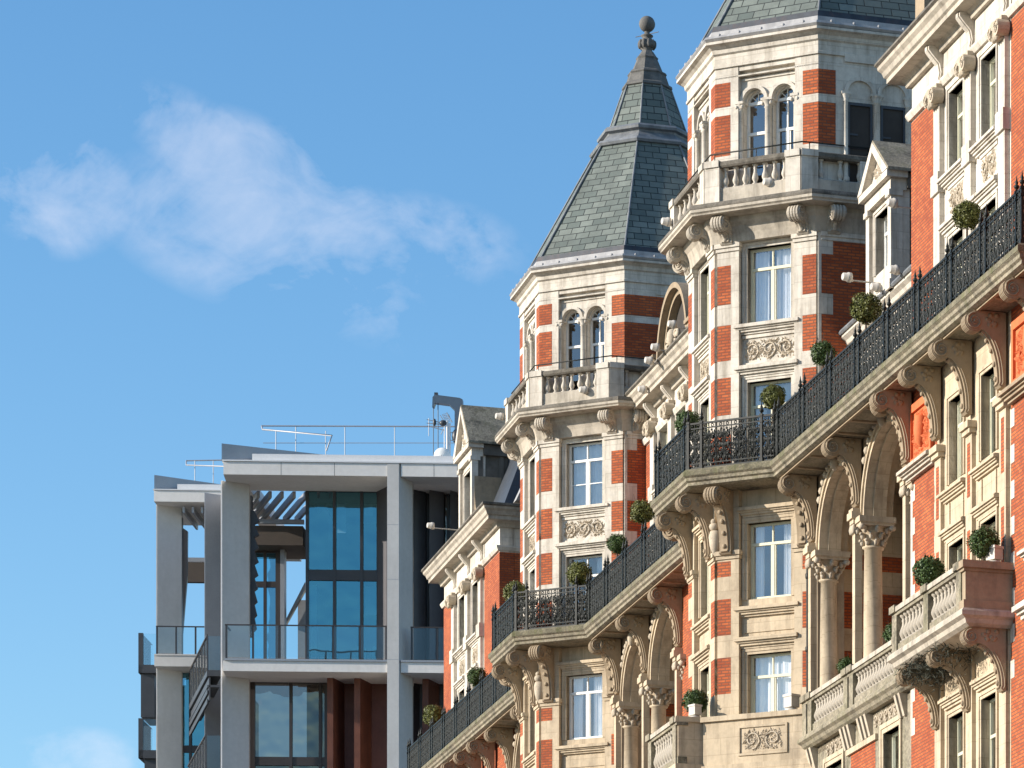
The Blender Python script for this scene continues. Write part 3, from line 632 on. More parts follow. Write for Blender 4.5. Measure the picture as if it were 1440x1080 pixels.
# railing: wide panels divided by pairs of finialled posts
npan = 0
inset = MB()
def offpath(p, o):
    r = []
    for i, b in enumerate(p):
        def nr(p_, q): L = hypot(q[0] - p_[0], q[1] - p_[1]); return (-(q[1] - p_[1]) / L, (q[0] - p_[0]) / L)
        n1 = nr(p[i - 1], b) if i else nr(b, p[1]); n2 = nr(b, p[i + 1]) if i < len(p) - 1 else n1
        k = 1 + n1[0] * n2[0] + n1[1] * n2[1]; r.append((b[0] + o * (n1[0] + n2[0]) / k, b[1] + o * (n1[1] + n2[1]) / k))
    return r
rpath = offpath(path, -.14)
posts = []
for a, b, L, th, fr in segs(rpath):
    n = max(1, round((L - .42) / 2.62)) if L > 2 else 0
    if n:
        wd = (L - .42 * (n + 1 if L > 5 else 2)) / n if L > 5 else (L - .84) / n
        s = 0
        seq = ['n']
        for i in range(n): seq += ['w', 'n'] if (L > 5 or i == n - 1) else ['w']
    else: seq, wd = ['w'], L
    s = 0
    for q in seq:
        posts.append((fr, s, th)); W_ = .42 if q == 'n' else wd
        link('railing_panel', RAILN if q == 'n' else RAILW, bal, at(fr, s, 0, 28.22), th, (W_ / (.42 if q == 'n' else 2.2), 1, 1)); s += W_
for fr, s, th in posts: link('railing_post', POSTM, bal, at(fr, s, 0, 28.2), th)
fr, s, th = posts[-1]; link('railing_post', POSTM, bal, at(F(*rpath[-1]), 0, 0, 28.2), th)

def brk(fr, s, o, z, mesh=None): link('console_bracket', mesh or BRK, hotel, at(fr, s, o, z), fr.th)
for uc in (0, TS):
    for k in (7, 0, 1):
        fa = F(uc + AP * sin(R(45 * k)), AP * cos(R(45 * k)), 45 * k)
        for s in (-1.24, 1.24): brk(fa, s, 0, 27.72)
    cr = MB(); fa = F(uc, 0, 22.5)      # carved shield hung at the turret corner
    for k in (0,):
        q = AP / cos(R(22.5)); cr.lathe(fa, 0, q - .02, [(.02, 25.95), (.10, 26.05), (.17, 26.25), (.20, 26.5), (.16, 26.66), (.05, 26.7)], 12); cr.ball(fa.p(0, q + .02, 26.78), .16, .16, .13); cr.ball(fa.p(0, q + .05, 26.92), .09)
        for sg in (-1, 1): cr.tube(scroll_pts((sg * .16, 26.45), .16, .05, pi / 2, sg * 1.1, 14, fa, q - .02), .035, 5)
    cr.build('carved_shield', CARVE, hotel)

# ---- column with leafy capital
def column(m, cv_, fr, s, o, z0, z1, r):
    zc = z1 - .75
    m.lathe(fr, s, o, [(r * 1.5, z0), (r * 1.5, z0 + .12), (r * 1.35, z0 + .16), (r * 1.4, z0 + .24), (r * 1.1, z0 + .30), (r, z0 + .36), (r * .98, z0 + (zc - z0) * .5), (r * .9, zc - .05), (r * 1.12, zc - .03), (r * 1.12, zc + .02), (r * .92, zc + .03), (r * 1.0, zc + .3), (r * 1.45, zc + .52)], 20)
    m.box(fr, s - r * 1.75, s + r * 1.75, o - r * 1.75, o + r * 1.75, zc + .52, zc + .60); m.box(fr, s - r * 1.9, s + r * 1.9, o - r * 1.9, o + r * 1.9, zc + .60, z1)
    for row, (zz, rr, n_) in enumerate(((zc + .12, 1.1, 8), (zc + .28, 1.3, 8), (zc + .43, 1.6, 8))):
        for k in range(n_):
            a = 2 * pi * (k + .5 * row) / n_; cv_.ball(fr.p(s + r * rr * cos(a), o + r * rr * sin(a), zz), .07, .07, .10, 6, 4); cv_.ball(fr.p(s + r * (rr + .22) * cos(a), o + r * (rr + .22) * sin(a), zz + .05), .05, .05, .045, 6, 4)
    for sx_ in (-1, 1):
        for so in (-1, 1): cv_.ball(fr.p(s + sx_ * r * 1.6, o + so * r * 1.6, zc + .47), .10, .10, .08, 7, 5)

def loggia(piers, back_d, tower_side=None):
    st = MB(); tr = MB(); cvm = MB(); br = MB(); u0, u1 = piers[0], piers[-1]; zs = 25.62
    dF = 1.80      # arch wall face
    ops = []
    for a, b in zip(piers, piers[1:]): ops.append((a + .36, b - .36, 25.6, zs, 27.72))
    ops = [(a, b, 25.0, z, t) for a, b, _, z, t in ops]
    st.wall(F0, u0 - .1, u1 + .1, 25.62, 27.73, dF - .75, dF, [(a, b, 25.62, zs + .001, 27.73 - .0) for a, b, _, z, t in ops])
    for a, b, _, z, t in ops:
        c = (a + b) / 2; hw = (b - a) / 2; tr = MB(); cvm = MB()
        tr.arch(F0, c, zs, hw - .02, hw + .10, dF - .3, dF + .05, 22); tr.arch(F0, c, zs, hw + .10, hw + .20, dF - .3, dF + .10, 22)
        tr.arch(F0, c, zs, hw - .07, hw - .018, dF - .55, dF - .20, 22)
        cvm.ball((c, -(dF + .12), zs + hw + .1), .13, .14, .24, 8, 6)
        for sg in (-1, 1):
            for q in range(6):
                a_ = pi / 2 + sg * (.25 + .13 * q); cvm.ball((c + (hw + .28) * cos(a_), -(dF + .08), zs + (hw + .28) * sin(a_)), .11, .09, .11, 6, 4)
        ao = tr.build('arch_moulding', BUFF, hotel); cvm.build('carved_keystone', CARVE, ao)
    tr = MB()
    for i, p in enumerate(piers):
        if i in (0, len(piers) - 1): st.box(F0, p - .40, p + .22, dF - .7, dF + .05, 20.4, 25.62)
        cs = MB(); cc = MB(); column(cs, cc, F0, p + .16, dF - .26, 21.2, 25.62, .26)
        cs.box(F0, p + .16 - .42, p + .16 + .42, dF - .62, dF + .02, 20.5, 21.2); co = cs.build('column', BUFF, hotel); cc.build('capital', CARVE, co)
        pl = MB(); pl.box(F0, p - .13, p + .13, dF + .02, dF + .22, 20.6, 25.5); pl.box(F0, p - .18, p + .18, dF - .2, dF + .28, 25.5, 25.62); pl.box(F0, p - .24, p + .24, dF - .2, dF + .34, 25.62, 25.80); pl.box(F0, p - .2, p + .2, dF - .2, dF + .30, 25.80, 25.9)
        po_ = pl.build('pilaster', BUFF, hotel); pc_ = MB()
        for q in (-.12, 0, .12): pc_.ball((p + q, -(dF + .25), 25.36), .08, .07, .14, 6, 4)
        pc_.build('carved_leaves', CARVE, po_)
        brk(F0, p, dF + .06, 27.72)
    # back wall, ceiling, floor, side
    st.box(F0, u0 - .1, u1 + .1, back_d, dF - .75, 27.5, 27.73); st.box(F0, u0 - .1, u1 + .1, back_d, dF + .1, 20.1, 20.45)
    wops = []
    for a, b in zip(piers, piers[1:]): c = (a + b) / 2; wops.append((c - .8, c + .8, 21.2, 24.9, 25.75))
    st.wall(F0, u0 - .1, u1 + .1, 20.45, 27.5, back_d - .5, back_d, wops)
    for a, b, z0, z1, _ in wops:
        c = (a + b) / 2; tr.arch(F0, c, 24.9, .8, 1.0, back_d - .2, back_d + .08, 14); window(F0, a + .04, b - .04, 21.2, 24.9, back_d - .3, WHITEP, .2, 1, .9, arched=True)
    for z0, z1 in ((21.0, 22.3), (22.9, 24.2)):
        for a, b in [(u0 - .1, wops[0][0] - .22)] + [(x[1] + .22, y[0] - .22) for x, y in zip(wops, wops[1:])] + [(wops[-1][1] + .22, u1 + .1)]:
            if b > a: br.box(F0, a, b, back_d - .2, back_d + .004, z0, z1)
    tr.box(F0, u0, u1, back_d - .2, back_d + .06, 26.2, 26.4)
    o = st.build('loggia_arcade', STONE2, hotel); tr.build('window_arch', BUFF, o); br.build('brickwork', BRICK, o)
loggia([28.9, 33.45, 38.25], -.9)
loggia([4.25, 8.3, 12.9], -.9)
loggia([-13.8, -8.9, -4.45], -.9)

# ---- gabled bays with pilastered windows
def bay(u0, caps, u1, d, ztop=True, lower=True, back=-2.0, zoff=0.0):
    st = MB(); br = MB(); tr = MB(); cvm = MB(); Z = zoff
    wn = [((a + b) / 2) for a, b in zip(caps, caps[1:])]; hw = .60
    up = [(28.3, 30.72), (32.32, 34.30)]; lo = [(24.72, 26.75), (21.5, 23.2), (16.0, 19.0)] if lower else []
    ops = [(c - hw, c + hw, a, b) for c in wn for a, b in up + lo]
    zb = -ZS if lower else 27.74
    st.wall(F0, caps[0] - .35, caps[-1] + .35, zb, 35.6 + Z, d - .55, d, ops)
    brs = (MB(), MB())
    for br, (a, b) in zip(brs, ((u0, caps[0] - .35), (caps[-1] + .35, u1))):
        if b > a + .05: br.box(F0, a, b, d - .55, d - .005, zb, 34.55 + Z)
        if b > a + .05: st.box(F0, a + .02, b, d - .5, d - .02, 34.55 + Z, 35.6 + Z)
    # returns
    for br, (x0, x1) in zip(brs, ((u0, u0 + .5), (u1 - .5, u1))):
        br.box(F0, x0 + .004, x1 - .004, back, d - .56, zb, 34.55 + Z); st.box(F0, x0 + .02, x1 - .02, back, d - .52, 34.55 + Z, 35.6 + Z)
    for c in wn:
        for a, b in up + lo: 
            architrave(tr, F0, c - hw, c + hw, a, b, d, .16); window(F0, c - hw, c + hw, a, b, d - .22, CREAMP, .30, 1, random.choice((.3, .5, .7, .97)))
        for zz in (30.84,) + ((23.34, 19.22) if lower else ()): hood(tr, F0, c - hw - .25, c + hw + .25, zz, .28, d, .2)
        for zz in (32.03,) + ((24.3, ) if lower else ()): hood(tr, F0, c - hw - .28, c + hw + .28, zz, .25, d, .22)
        tr.box(F0, c - hw - .1, c + hw + .1, d - .2, d + .03, 31.16, 31.24); tr.box(F0, c - hw - .1, c + hw + .1, d - .2, d + .03, 31.94, 32.02)
        cvm = MB(); relief(cvm, F0, c - hw, c + hw, 31.26, 31.92, d, int(c * 7) % 50); cvm.build('carved_panel', CARVE, hotel)
        if lower:
            for q in (-1, 1): tr.box(F0, c + q * (hw - .02) - .05, c + q * (hw - .02) + .05, d - .2, d + .035, 23.68, 24.26)
    for p in caps:      # pilasters
        pm = MB(); cm = MB(); km = MB()
        pm.box(F0, p - .26, p + .26, d - .2, d + .13, 28.2, 34.2); pm.box(F0, p - .32, p + .32, d - .2, d + .19, 32.0, 32.5)
        cm.box(F0, p - .30, p + .30, d - .2, d + .22, 34.56, 34.66); cm.lathe(F0, p, d + .10, [(.2, 34.15), (.24, 34.3), (.28, 34.55)], 10)
        for q in (-1, 1):
            P = [(p + q * .24 + .19 * cos(2 * pi * i / 14), 34.38 + .19 * sin(2 * pi * i / 14)) for i in range(14)]; cm.psz(F0, P, d + .05, d + .34)
            cm.tube(scroll_pts((p + q * .24, 34.38), .17, .04, 0, q * 1.5, 16, F0, d + .345), .022, 4)
        for q in range(7): cm.ball((p - .22 + .07 * q, -(d + .26), 34.27 - .05 * (q % 2)), .05, .08, .12, 6, 4)
        po_ = pm.build('pilaster', STONE, hotel); cm.build('capital', CARVE, po_)
        pr = [(0, 34.72), (.10, 34.72), (.13, 34.85), (.10, 35.0), (.14, 35.2), (.32, 35.4), (.42, 35.52), (.42, 35.62), (0, 35.62)]
        km.poz(F0, [(d - .05 + o, z + Z) for o, z in pr], p - .17, p + .17); km.poz(F0, [(d - .05 + o + .03, z + Z) for o, z in pr[1:8]] + [(d, 35.6 + Z), (d, 34.75 + Z)], p - .09, p + .09); km.build('frieze_console', STONE, hotel)
        if lower:
            lm = MB(); lm.box(F0, p - .26, p + .26, d - .2, d + .10, -ZS, 25.5)
            lm.box(F0, p - .32, p + .32, d - .2, d + .18, 25.5, 25.62); lm.box(F0, p - .36, p + .36, d - .2, d + .24, 25.62, 25.78); lo2 = lm.build('pilaster', BUFF, hotel)
            for z0, z1 in ((24.0, 25.3), (21.6, 23.2)): bi = MB(); bi.box(F0, p - .12, p + .12, d - .1, d + .104, z0, z1); bi.build('brick_inset', BRICK, lo2)
    pth = [(u0, back), (u0, d), (u1, d), (u1, back)]
    tr.sweep([(-.3, 34.60 + Z), (.06, 34.60 + Z), (.12, 34.72 + Z), (.12, 34.78 + Z), (-.3, 34.80 + Z)], pth)
    o = lower_stone(st.build('bay_wall', STONE, hotel), BUFF); [q.build('brickwork', BRICK, o) for q in brs]; lower_stone(tr.build('stone_trim', STONE, o), BUFF)
    cn = MB(); cn.sweep([(-.4, 35.45 + Z), (.10, 35.45 + Z), (.14, 35.56 + Z), (.22, 35.62 + Z), (.50, 35.64 + Z), (.50, 35.76 + Z), (.56, 35.80 + Z), (.60, 35.92 + Z), (.68, 36.0 + Z), (.70, 36.10 + Z), (-.4, 36.24 + Z)], pth)
    co = cn.build('eaves_cornice', STONE3, hotel)
    gt = MB(); gt.sweep([(.4, 36.13 + Z), (.70, 36.08 + Z), (.76, 36.12 + Z), (.74, 36.20 + Z), (.4, 36.26 + Z)], pth); gt.build('gutter', SOOT, co)
    # mansard behind
    rf = MB(); rf.sweep([(-.15, 36.2 + Z), (-1.3, 39.0 + Z), (-1.6, 39.0 + Z), (-1.6, 36.2 + Z)], pth); rf.box(F0, u0 + 1.2, u1 - 1.2, back, d - 1.2, 38.5 + Z, 39.0 + Z); rf.build('mansard_roof', SLATED, hotel)
    return o
bay(38.65, [41.35, 44.0, 46.75], 49.6, 1.95)
bay(-27.2, [-24.6, -21.75, -19.1], -15.8, 1.95, lower=False)
bay(4.0, [5.45, 7.95, 10.45, 12.95], 20.4, .95, lower=False, zoff=-.45)

# string course, terracotta panels, quoins on the right-hand bay
tr = MB(); te = MB(); qn = MB()
hood(tr, F0, 38.6, 40.85, 25.50, .30, 1.97, .30); tr.build('string_course', STONE3, hotel); tr = MB(); hood(tr, F0, 47.25, 51.5, 25.50, .30, 1.97, .30)
for a, b in ((38.85, 40.75), (47.45, 50.2)):
    te = MB(); te.box(F0, a, b, 1.8, 1.99, 25.85, 27.35); 
    for x0, x1, z0, z1 in ((a, b, 25.85, 25.98), (a, b, 27.15, 27.35), (a, a + .14, 25.98, 27.15), (b - .14, b, 25.98, 27.15)): te.box(F0, x0, x1, 1.85, 2.06, z0, z1)
    relief(te, F0, a + .2, b - .2, 26.0, 27.12, 1.99, 9, .6); te.lathe(F(0, 0, 0), (a + b) / 2, 2.02, [(.05, 26.15), (.16, 26.3), (.19, 26.6), (.16, 26.9), (.04, 26.95)], 10); te.build('terracotta_panel', TERRA, hotel)
for i in range(16):
    z = 19.1 + .42 * i
    if z > 25.2: break
    if i % 2 == 0:
        qn.box(F0, 38.62, 39.0, 1.7, 1.955, z, z + .42); qn.box(F0, 40.75, 41.02, 1.8, 1.957, z, z + .42); qn.box(F0, 47.08, 47.38, 1.8, 1.957, z, z + .42)
    else: qn.box(F0, 38.62, 38.8, 1.7, 1.954, z, z + .42)
for i in range(14):
    z = 28.3 + .44 * i
    if z > 34.1: break
    if i % 2 == 0: qn.box(F0, 40.80, 41.12, 1.8, 1.957, z, z + .44)
tr.build('string_course', STONE2, hotel); qn.build('quoin_stones', STONE, hotel)
brw = MB(); brw.box(F0, 49.55, 58, 1.3, 1.93, -ZS, 34.5)
bo = brw.build('brick_wall', BRICK, hotel)
for u in (38.75, 41.35, 44.0, 46.75, 49.75): brk(F0, u, 2.02, 27.72)
for u in (-16.5, -19.1, -21.75, -24.6, -27.1): brk(F0, u, 2.02, 27.72)
# wall behind the far end of the long balcony
wl = MB(); wl.box(F0, -30, -13.7, 1.4, 1.93, -ZS, 27.74); wo = wl.build('brick_wall', BRICK, hotel)
wl = MB()
for u in (-16.5, -19.1, -21.75, -24.6, -27.1): wl.box(F0, u - .35, u + .35, 1.6, 2.02, -ZS, 26.0)
wl.build('pilaster', STONE, wo)
wl = MB(); wl.box(F0, 12.85, 20.6, 1.2, 1.85, -ZS, 27.74); wo = wl.build('brick_wall', BRICK, hotel)

# ---- recessed walls with low eaves and pedimented dormers
def recess(u0, u1, d, ze):
    st = MB(); tr = MB(); st.box(F0, u0, u1, d - .5, d, 27.7, ze); st.box(F0, u0, u1, d - 1.0, d - .45, -ZS, 20.2)
    tr.sweep([(-.3, ze - .35), (.08, ze - .35), (.10, ze - .2), (.30, ze - .1), (.34, ze), (.45, ze + .08), (.45, ze + .16), (-.3, ze + .25)], [(u0, d), (u1, d)])
    o = st.build('terrace_wall', STONE, hotel); tr.build('eaves', STONE, o)
    g = MB(); g.sweep([(.30, ze + .15), (.50, ze + .15), (.54, ze + .2), (.50, ze + .28), (.2, ze + .34)], [(u0, d), (u1, d)]); g.build('gutter', LEAD, o)
    r = MB(); r.poz(F0, [(d + .1, ze + .25), (d - 3.5, ze + 5.0), (d - 3.8, ze + 5.0), (d - 3.8, ze + .2)], u0, u1); r.build('mansard_roof', SLATED, hotel)
recess(28.3, 38.7, .55, 31.62)
recess(-15.8, -3.5, .4, 31.62)
def dormer(uc, d, zb, zw0, zw1, ze, za, hw, depth=2.2, scrolls=False):
    st = MB(); tr = MB(); cvm = MB(); w2 = hw * .5
    st.wall(F0, uc - hw + .04, uc + hw - .04, zb, ze, d - .4, d, [(uc - w2, uc + w2, zw0, zw1)])
    window(F0, uc - w2, uc + w2, zw0, zw1, d - .25, WHITEP, .3, 1, .4); architrave(tr, F0, uc - w2, uc + w2, zw0, zw1, d, .14)
    for p in (uc - hw + .18, uc + hw - .18):
        tr.box(F0, p - .16, p + .16, d - .2, d + .12, zb, ze - .45); tr.box(F0, p - .2, p + .2, d - .2, d + .17, zb, zb + .25); tr.box(F0, p - .2, p + .2, d - .2, d + .18, ze - .55, ze - .40)
        tr.ball((p, -(d + .14), ze - .48), .16, .06, .10)
    tr.box(F0, uc - hw - .02, uc + hw + .02, d - .3, d + .14, ze - .40, ze - .1); tr.box(F0, uc - hw - .16, uc + hw + .16, d - .3, d + .28, ze - .1, ze + .08)
    tr.psz(F0, [(uc - hw - .16, ze + .08), (uc + hw + .16, ze + .08), (uc, za)], d - .3, d + .10)
    for sg in (-1, 1):      # raking cornice
        a, b = (uc + sg * (hw + .22), ze + .08), (uc, za + .06)
        tr.psz(F0, [a, b, (b[0], b[1] - .26), (a[0] - sg * .45, a[1])], d - .3, d + .30)
    leafbits(cvm, F0, (uc, ze + (za - ze) * .33), (za - ze) * .3, d + .11, 40, random.Random(2), .10)
    o = st.build('dormer', STONE, hotel); tr.build('pediment', STONE, o); cvm.build('carved_ornament', CARVE, o)
    rf = MB(); 
    for sg in (-1, 1): rf.add([F0.p(uc, d + .28, za + .12), F0.p(uc + sg * (hw + .26), d + .28, ze + .12), F0.p(uc + sg * (hw + .26), d - depth, ze + .12), F0.p(uc, d - depth, za + .12),
                               F0.p(uc, d + .28, za + .04), F0.p(uc + sg * (hw + .26), d + .28, ze + .04), F0.p(uc + sg * (hw + .26), d - depth, ze + .04), F0.p(uc, d - depth, za + .04)],
                              [(0, 1, 2, 3), (7, 6, 5, 4), (0, 4, 5, 1), (1, 5, 6, 2), (2, 6, 7, 3)])
    rf.build('dormer_roof', MOSSY, o)
    ck = MB(); ck.box(F0, uc - hw + .06, uc + hw - .06, d - depth, d - .42, zb, ze + .04); 
    for q in (0, .8, 1.6): ck.box(F0, uc + hw - .08, uc + hw, d - depth + q, d - depth + q + .18, zb, ze - .1)
    ck.box(F0, uc + hw - .08, uc + hw + .10, d - depth, d - .3, ze - .35, ze + .03)
    ck.build('cheek', mat_dark, o)
    if scrolls:
        for sg in (-1, 1):
            sm = MB()
            c = (uc + sg * (hw + .28), zb + .35); sm.psz(F0, [(c[0] + .32 * cos(2 * pi * i / 16), c[1] + .32 * sin(2 * pi * i / 16)) for i in range(16)], d - 1.1, d + .12)
            pts = [(uc + sg * hw, zb)] + [(uc + sg * (hw + .75 * (1 - t) ** 2 * (1 - t)), zb + .3 + 1.9 * t) for t in [k / 8 for k in range(9)]] + [(uc + sg * hw, zb + 2.2)]
            sm.psz(F0, pts, d - 1.0, d + .02); sm.build('scroll_buttress', STONE2, o)
mat_dark = mat('dark_cheek_stone', (.13, .115, .095), .9, var=.25, vscale=1.2, stain=(.06, .055, .045), stain_amt=.7, bump=.3)  # dormer cheeks in a darker stone colour than the front
dormer(32.45, .95, 31.75, 32.55, 34.1, 34.75, 35.85, 1.25, 2.6)
dormer(-21.7, 2.0, 36.1, 36.9, 38.7, 39.45, 41.15, 1.38, 1.9, scrolls=True)
# round-headed gable over the middle bay
g = MB(); gc = MB(); gx, gd, gz = 8.8, 1.0, 35.75
g.wall(F0, gx - 2.3, gx + 2.3, gz, gz + .3, gd - .5, gd)
g.arch(F0, gx, gz + .3, 1.78, 1.95, gd - .35, gd + .02, 26); g.arch(F0, gx, gz + .3, 1.95, 2.12, gd - .4, gd + .22, 26)
for sg in (-1, 1):
    g.box(F0, gx + sg * 2.5 - .28, gx + sg * 2.5 + .28, gd - .4, gd + .25, gz, gz + .6); g.box(F0, gx + sg * 2.5 - .34, gx + sg * 2.5 + .34, gd - .45, gd + .32, gz + .6, gz + .72)
go = g.build('round_gable', STONE2, hotel)
gg = MB(); gg.arch(F0, gx, gz + .3, .02, 1.79, gd - .32, gd - .22, 22); gg.build('gable_light', DARK, go)
cr = MB(); cr.ball((gx - .3, -(gd + .1), gz + .8), .22, .2, .3); cr.tube(scroll_pts((gx - .8, gz + .7), .3, .08, 0, 1.6, 20, F0, gd + .1), .07, 6); cr.tube(scroll_pts((gx + .3, gz + .7), .3, .08, pi, -1.5, 20, F0, gd + .1), .07, 6); cr.build('carved_ornament', CARVE, go)
# pale sloping coping on the far roof, seen past the first turret
cp = MB(); cp.add([F0.p(u, d, z) for u, d, z in ((-15.5, 1.5, 36.3), (-14.9, 1.5, 36.3), (-13.0, .3, 39.4), (-13.6, .3, 39.4), (-15.5, 1.1, 36.3), (-14.9, 1.1, 36.3), (-13.0, -.1, 39.4), (-13.6, -.1, 39.4))], [(0, 1, 2, 3), (7, 6, 5, 4), (0, 4, 5, 1), (1, 5, 6, 2), (2, 6, 7, 3), (3, 7, 4, 0)]); cp.build('roof_coping', LEADL, hotel)
rb = MB(); rb.box(F0, -30, -2, -9, -2.2, 31, 40.9); rb.box(F0, 2, 22, -12, -3.2, 31, 38.0); rb.box(F0, 27, 60, -12, -3.4, 31, 36.4); rb.build('main_roof', SLATED, hotel)
ms = MB(); ms.box(F0, -30, 60, -14, -2.6, -ZS, 31.2); ms.build('main_block', BRICK, hotel)
# urn pedestal over the right bay
pd = MB(); pd.box(F0, 39.9, 40.7, 1.5, 2.2, 36.1, 37.3); pd.box(F0, 39.8, 40.8, 1.4, 2.3, 37.3, 37.5); pd.lathe(F0, 40.3, 1.85, [(.2, 37.5), (.45, 37.8), (.5, 38.2), (.2, 38.5), (.25, 38.7), (.02, 39)], 12); pd.build('parapet_urn', STONE2, hotel)

# ---- lower balustrades of the second turret and the right bay
def balustrade(fr, s0, s1, o, z0, z1, peds, cope=MOSSY, seed=0):
    m = MB(); m.box(fr, s0, s1, o - .14, o + .12, z0, z0 + .2)
    m.box(fr, s0, s1, o - .17, o + .16, z1 - .2, z1 - .12); cm = MB(); cm.box(fr, s0, s1, o - .2, o + .2, z1 - .12, z1)
    for p in peds: m.box(fr, p - .2, p + .2, o - .16, o + .16, z0 + .002, z1 - .19); m.box(fr, p - .24, p + .24, o - .23, o + .23, z1 - .123, z1 + .05)
    ob = m.build('balustrade', cope, hotel); cm.build('coping', STONE3, ob)
    e = sorted([s0 - .1] + list(peds) + [s1 + .1]); 
    for a, b in zip(e, e[1:]):
        n = int((b - a - .4) / .27)
        for i in range(n):
            s = a + .2 + (b - a - .4) * (i + .5) / n; link('baluster', BALM[1], ob, at(fr, s, o, z0 + .2), fr.th, (1, 1, (z1 - z0 - .4) / .82))
    return ob
# turret: solid parapet with carved panel on the canted face, small projecting balcony on the street face
pb = MB(); fp_ = F(TS + AP * sin(R(45)), AP * cos(R(45)), 45)
pb.box(fp_, -1.75, 1.85, -.1, .46, 20.05, 21.30); pb.box(fp_, -1.8, 1.9, -.15, .54, 21.30, 21.44); pb.box(fp_, -1.75, 1.88, -.1, .56, 19.9, 20.08); pb.box(fp_, -1.8, 1.92, -.1, .68, 19.62, 19.80); pb.box(fp_, -1.8, 1.9, -.1, .62, 19.80, 19.9); pb.box(fp_, -1.7, 1.8, -.1, .36, -ZS, 19.62)
for z0, z1 in ((20.30, 20.36), (21.06, 21.12)): pb.box(fp_, -.62, .95, .3, .50, z0, z1)
for s0, s1 in ((-.62, -.56), (.89, .95)): pb.box(fp_, s0, s1, .3, .50, 20.36, 21.06)
po = pb.build('parapet', BUFF, hotel); pc = MB(); relief(pc, fp_, -.5, .83, 20.40, 21.02, .46, 4, .62); pc.build('carved_panel', CARVE, po)
nb = MB(); nb.box(F0, 22.7, 26.35, 3.9, 5.15, 19.75, 20.15); nb.box(F0, 22.75, 26.3, 3.9, 5.08, 19.55, 19.75); nb.box(F0, 25.95, 26.25, 3.9, 5.05, 20.15, 21.32); nb.box(F0, 25.88, 26.32, 3.85, 5.14, 21.32, 21.46); nb.box(F0, 22.8, 26.2, 3.9, 4.3, -ZS, 19.6)
nb.build('small_balcony', BUFF, hotel)
balustrade(F0, 22.75, 26.3, 4.95, 20.15, 21.42, [22.95, 25.98])
# loggia balustrade
balustrade(F0, 28.7, 41.1, 2.02, 20.65, 21.68, [28.95, 29.5, 33.2, 33.75, 38.1, 38.6])
lb = MB(); lb.sweep([(-1.0, 20.65), (.05, 20.65), (.10, 20.58), (.10, 20.50), (.02, 20.44), (-.02, 20.36), (-.10, 20.30), (-1.0, 20.28)], [(28.4, 2.15), (41.1, 2.15)])
LW = [(30.3, 31.9), (35.95, 37.45)]
lb.wall(F0, 28.6, 38.6, -ZS, 20.3, 1.3, 1.90, [(a, b, 16.0, 19.60) for a, b in LW]); lo_ = lb.build('loggia_parapet', MOSSY, hotel)
fz = MB()
for u0 in (28.8, 32.3, 34.0, 37.6):
    for i in range(3 if u0 in (32.3, 34.0) else 2):
        u = u0 + .36 * i; fz.poz(F0, [(1.88, 19.72), (1.97, 19.72), (2.03, 19.95), (2.12, 20.29), (1.88, 20.29)], u, u + .17)
for a, b in ((30.2, 32.1), (35.0, 37.4)): relief(fz, F0, a, b, 19.86, 20.25, 1.9, 12, .5)
fz.build('frieze', CARVE, lo_)
bw = MB(); bw.box(F0, 32.75, 35.15, 1.5, 1.905, 12, 19.55); bw.build('brickwork', BRICK, lo_)
tw = MB()
for a, b in LW: architrave(tw, F0, a, b, 16, 19.60, 1.90, .24); window(F0, a, b, 16.0, 19.60, 1.66, CREAMP, .3, 1, .5)
tw.box(F0, 32.5, 35.4, 1.7, 1.98, 19.55, 19.70)
tw.build('stone_trim', BUFF, lo_)
# right bay's projecting balcony
rbm = MB(); BD = 3.12
rbm.sweep([(-1.2, 20.66), (.06, 20.66), (.10, 20.60), (.10, 20.50), (0, 20.44), (-.04, 20.34), (-.14, 20.28), (-1.2, 20.28)], [(41.0, 1.9), (41.0, BD), (47.25, BD), (47.25, 1.9)])
rbo = rbm.build('stone_balcony', STONE3, hotel)
rbe = MB(); rbe.box(F0, 46.92, 47.22, 1.95, BD - .02, 20.66, 21.54); rbe.box(F0, 46.88, 47.28, 1.95, BD + .04, 20.664, 20.86); rbe.box(F0, 46.90, 47.26, 1.92, BD + .03, 21.54, 21.61); rbe.box(F0, 46.84, 47.34, 1.9, BD + .08, 21.61, 21.78); rbe.build('end_pier', STONE2, rbo)
balustrade(F0, 41.05, 46.95, BD - .15, 20.66, 21.76, [41.25, 44.0, 46.75], MOSSY)
for u in (41.35, 44.0, 46.85): brk(F0, u, 2.0, 20.29, BRKS)
tb = MB(); hood(tb, F0, 48.7, 54, 20.1, .45, 1.95, .4); hood(tb, F0, 48.7, 54, 21.5, .3, 1.95, .3); tb.build('string_course', STONE, hotel)
# drainpipe at the turret's foot
dp = MB(); dp.tube([(28.63, -1.98, 19.5), (28.63, -1.98, 26.2)], .06, 8)
for z in (21, 23, 25): dp.lathe(F0, 28.63, 1.98, [(.075, z), (.085, z + .03), (.085, z + .12), (.075, z + .15)], 8)
dp.build('drainpipe', IRON, hotel)

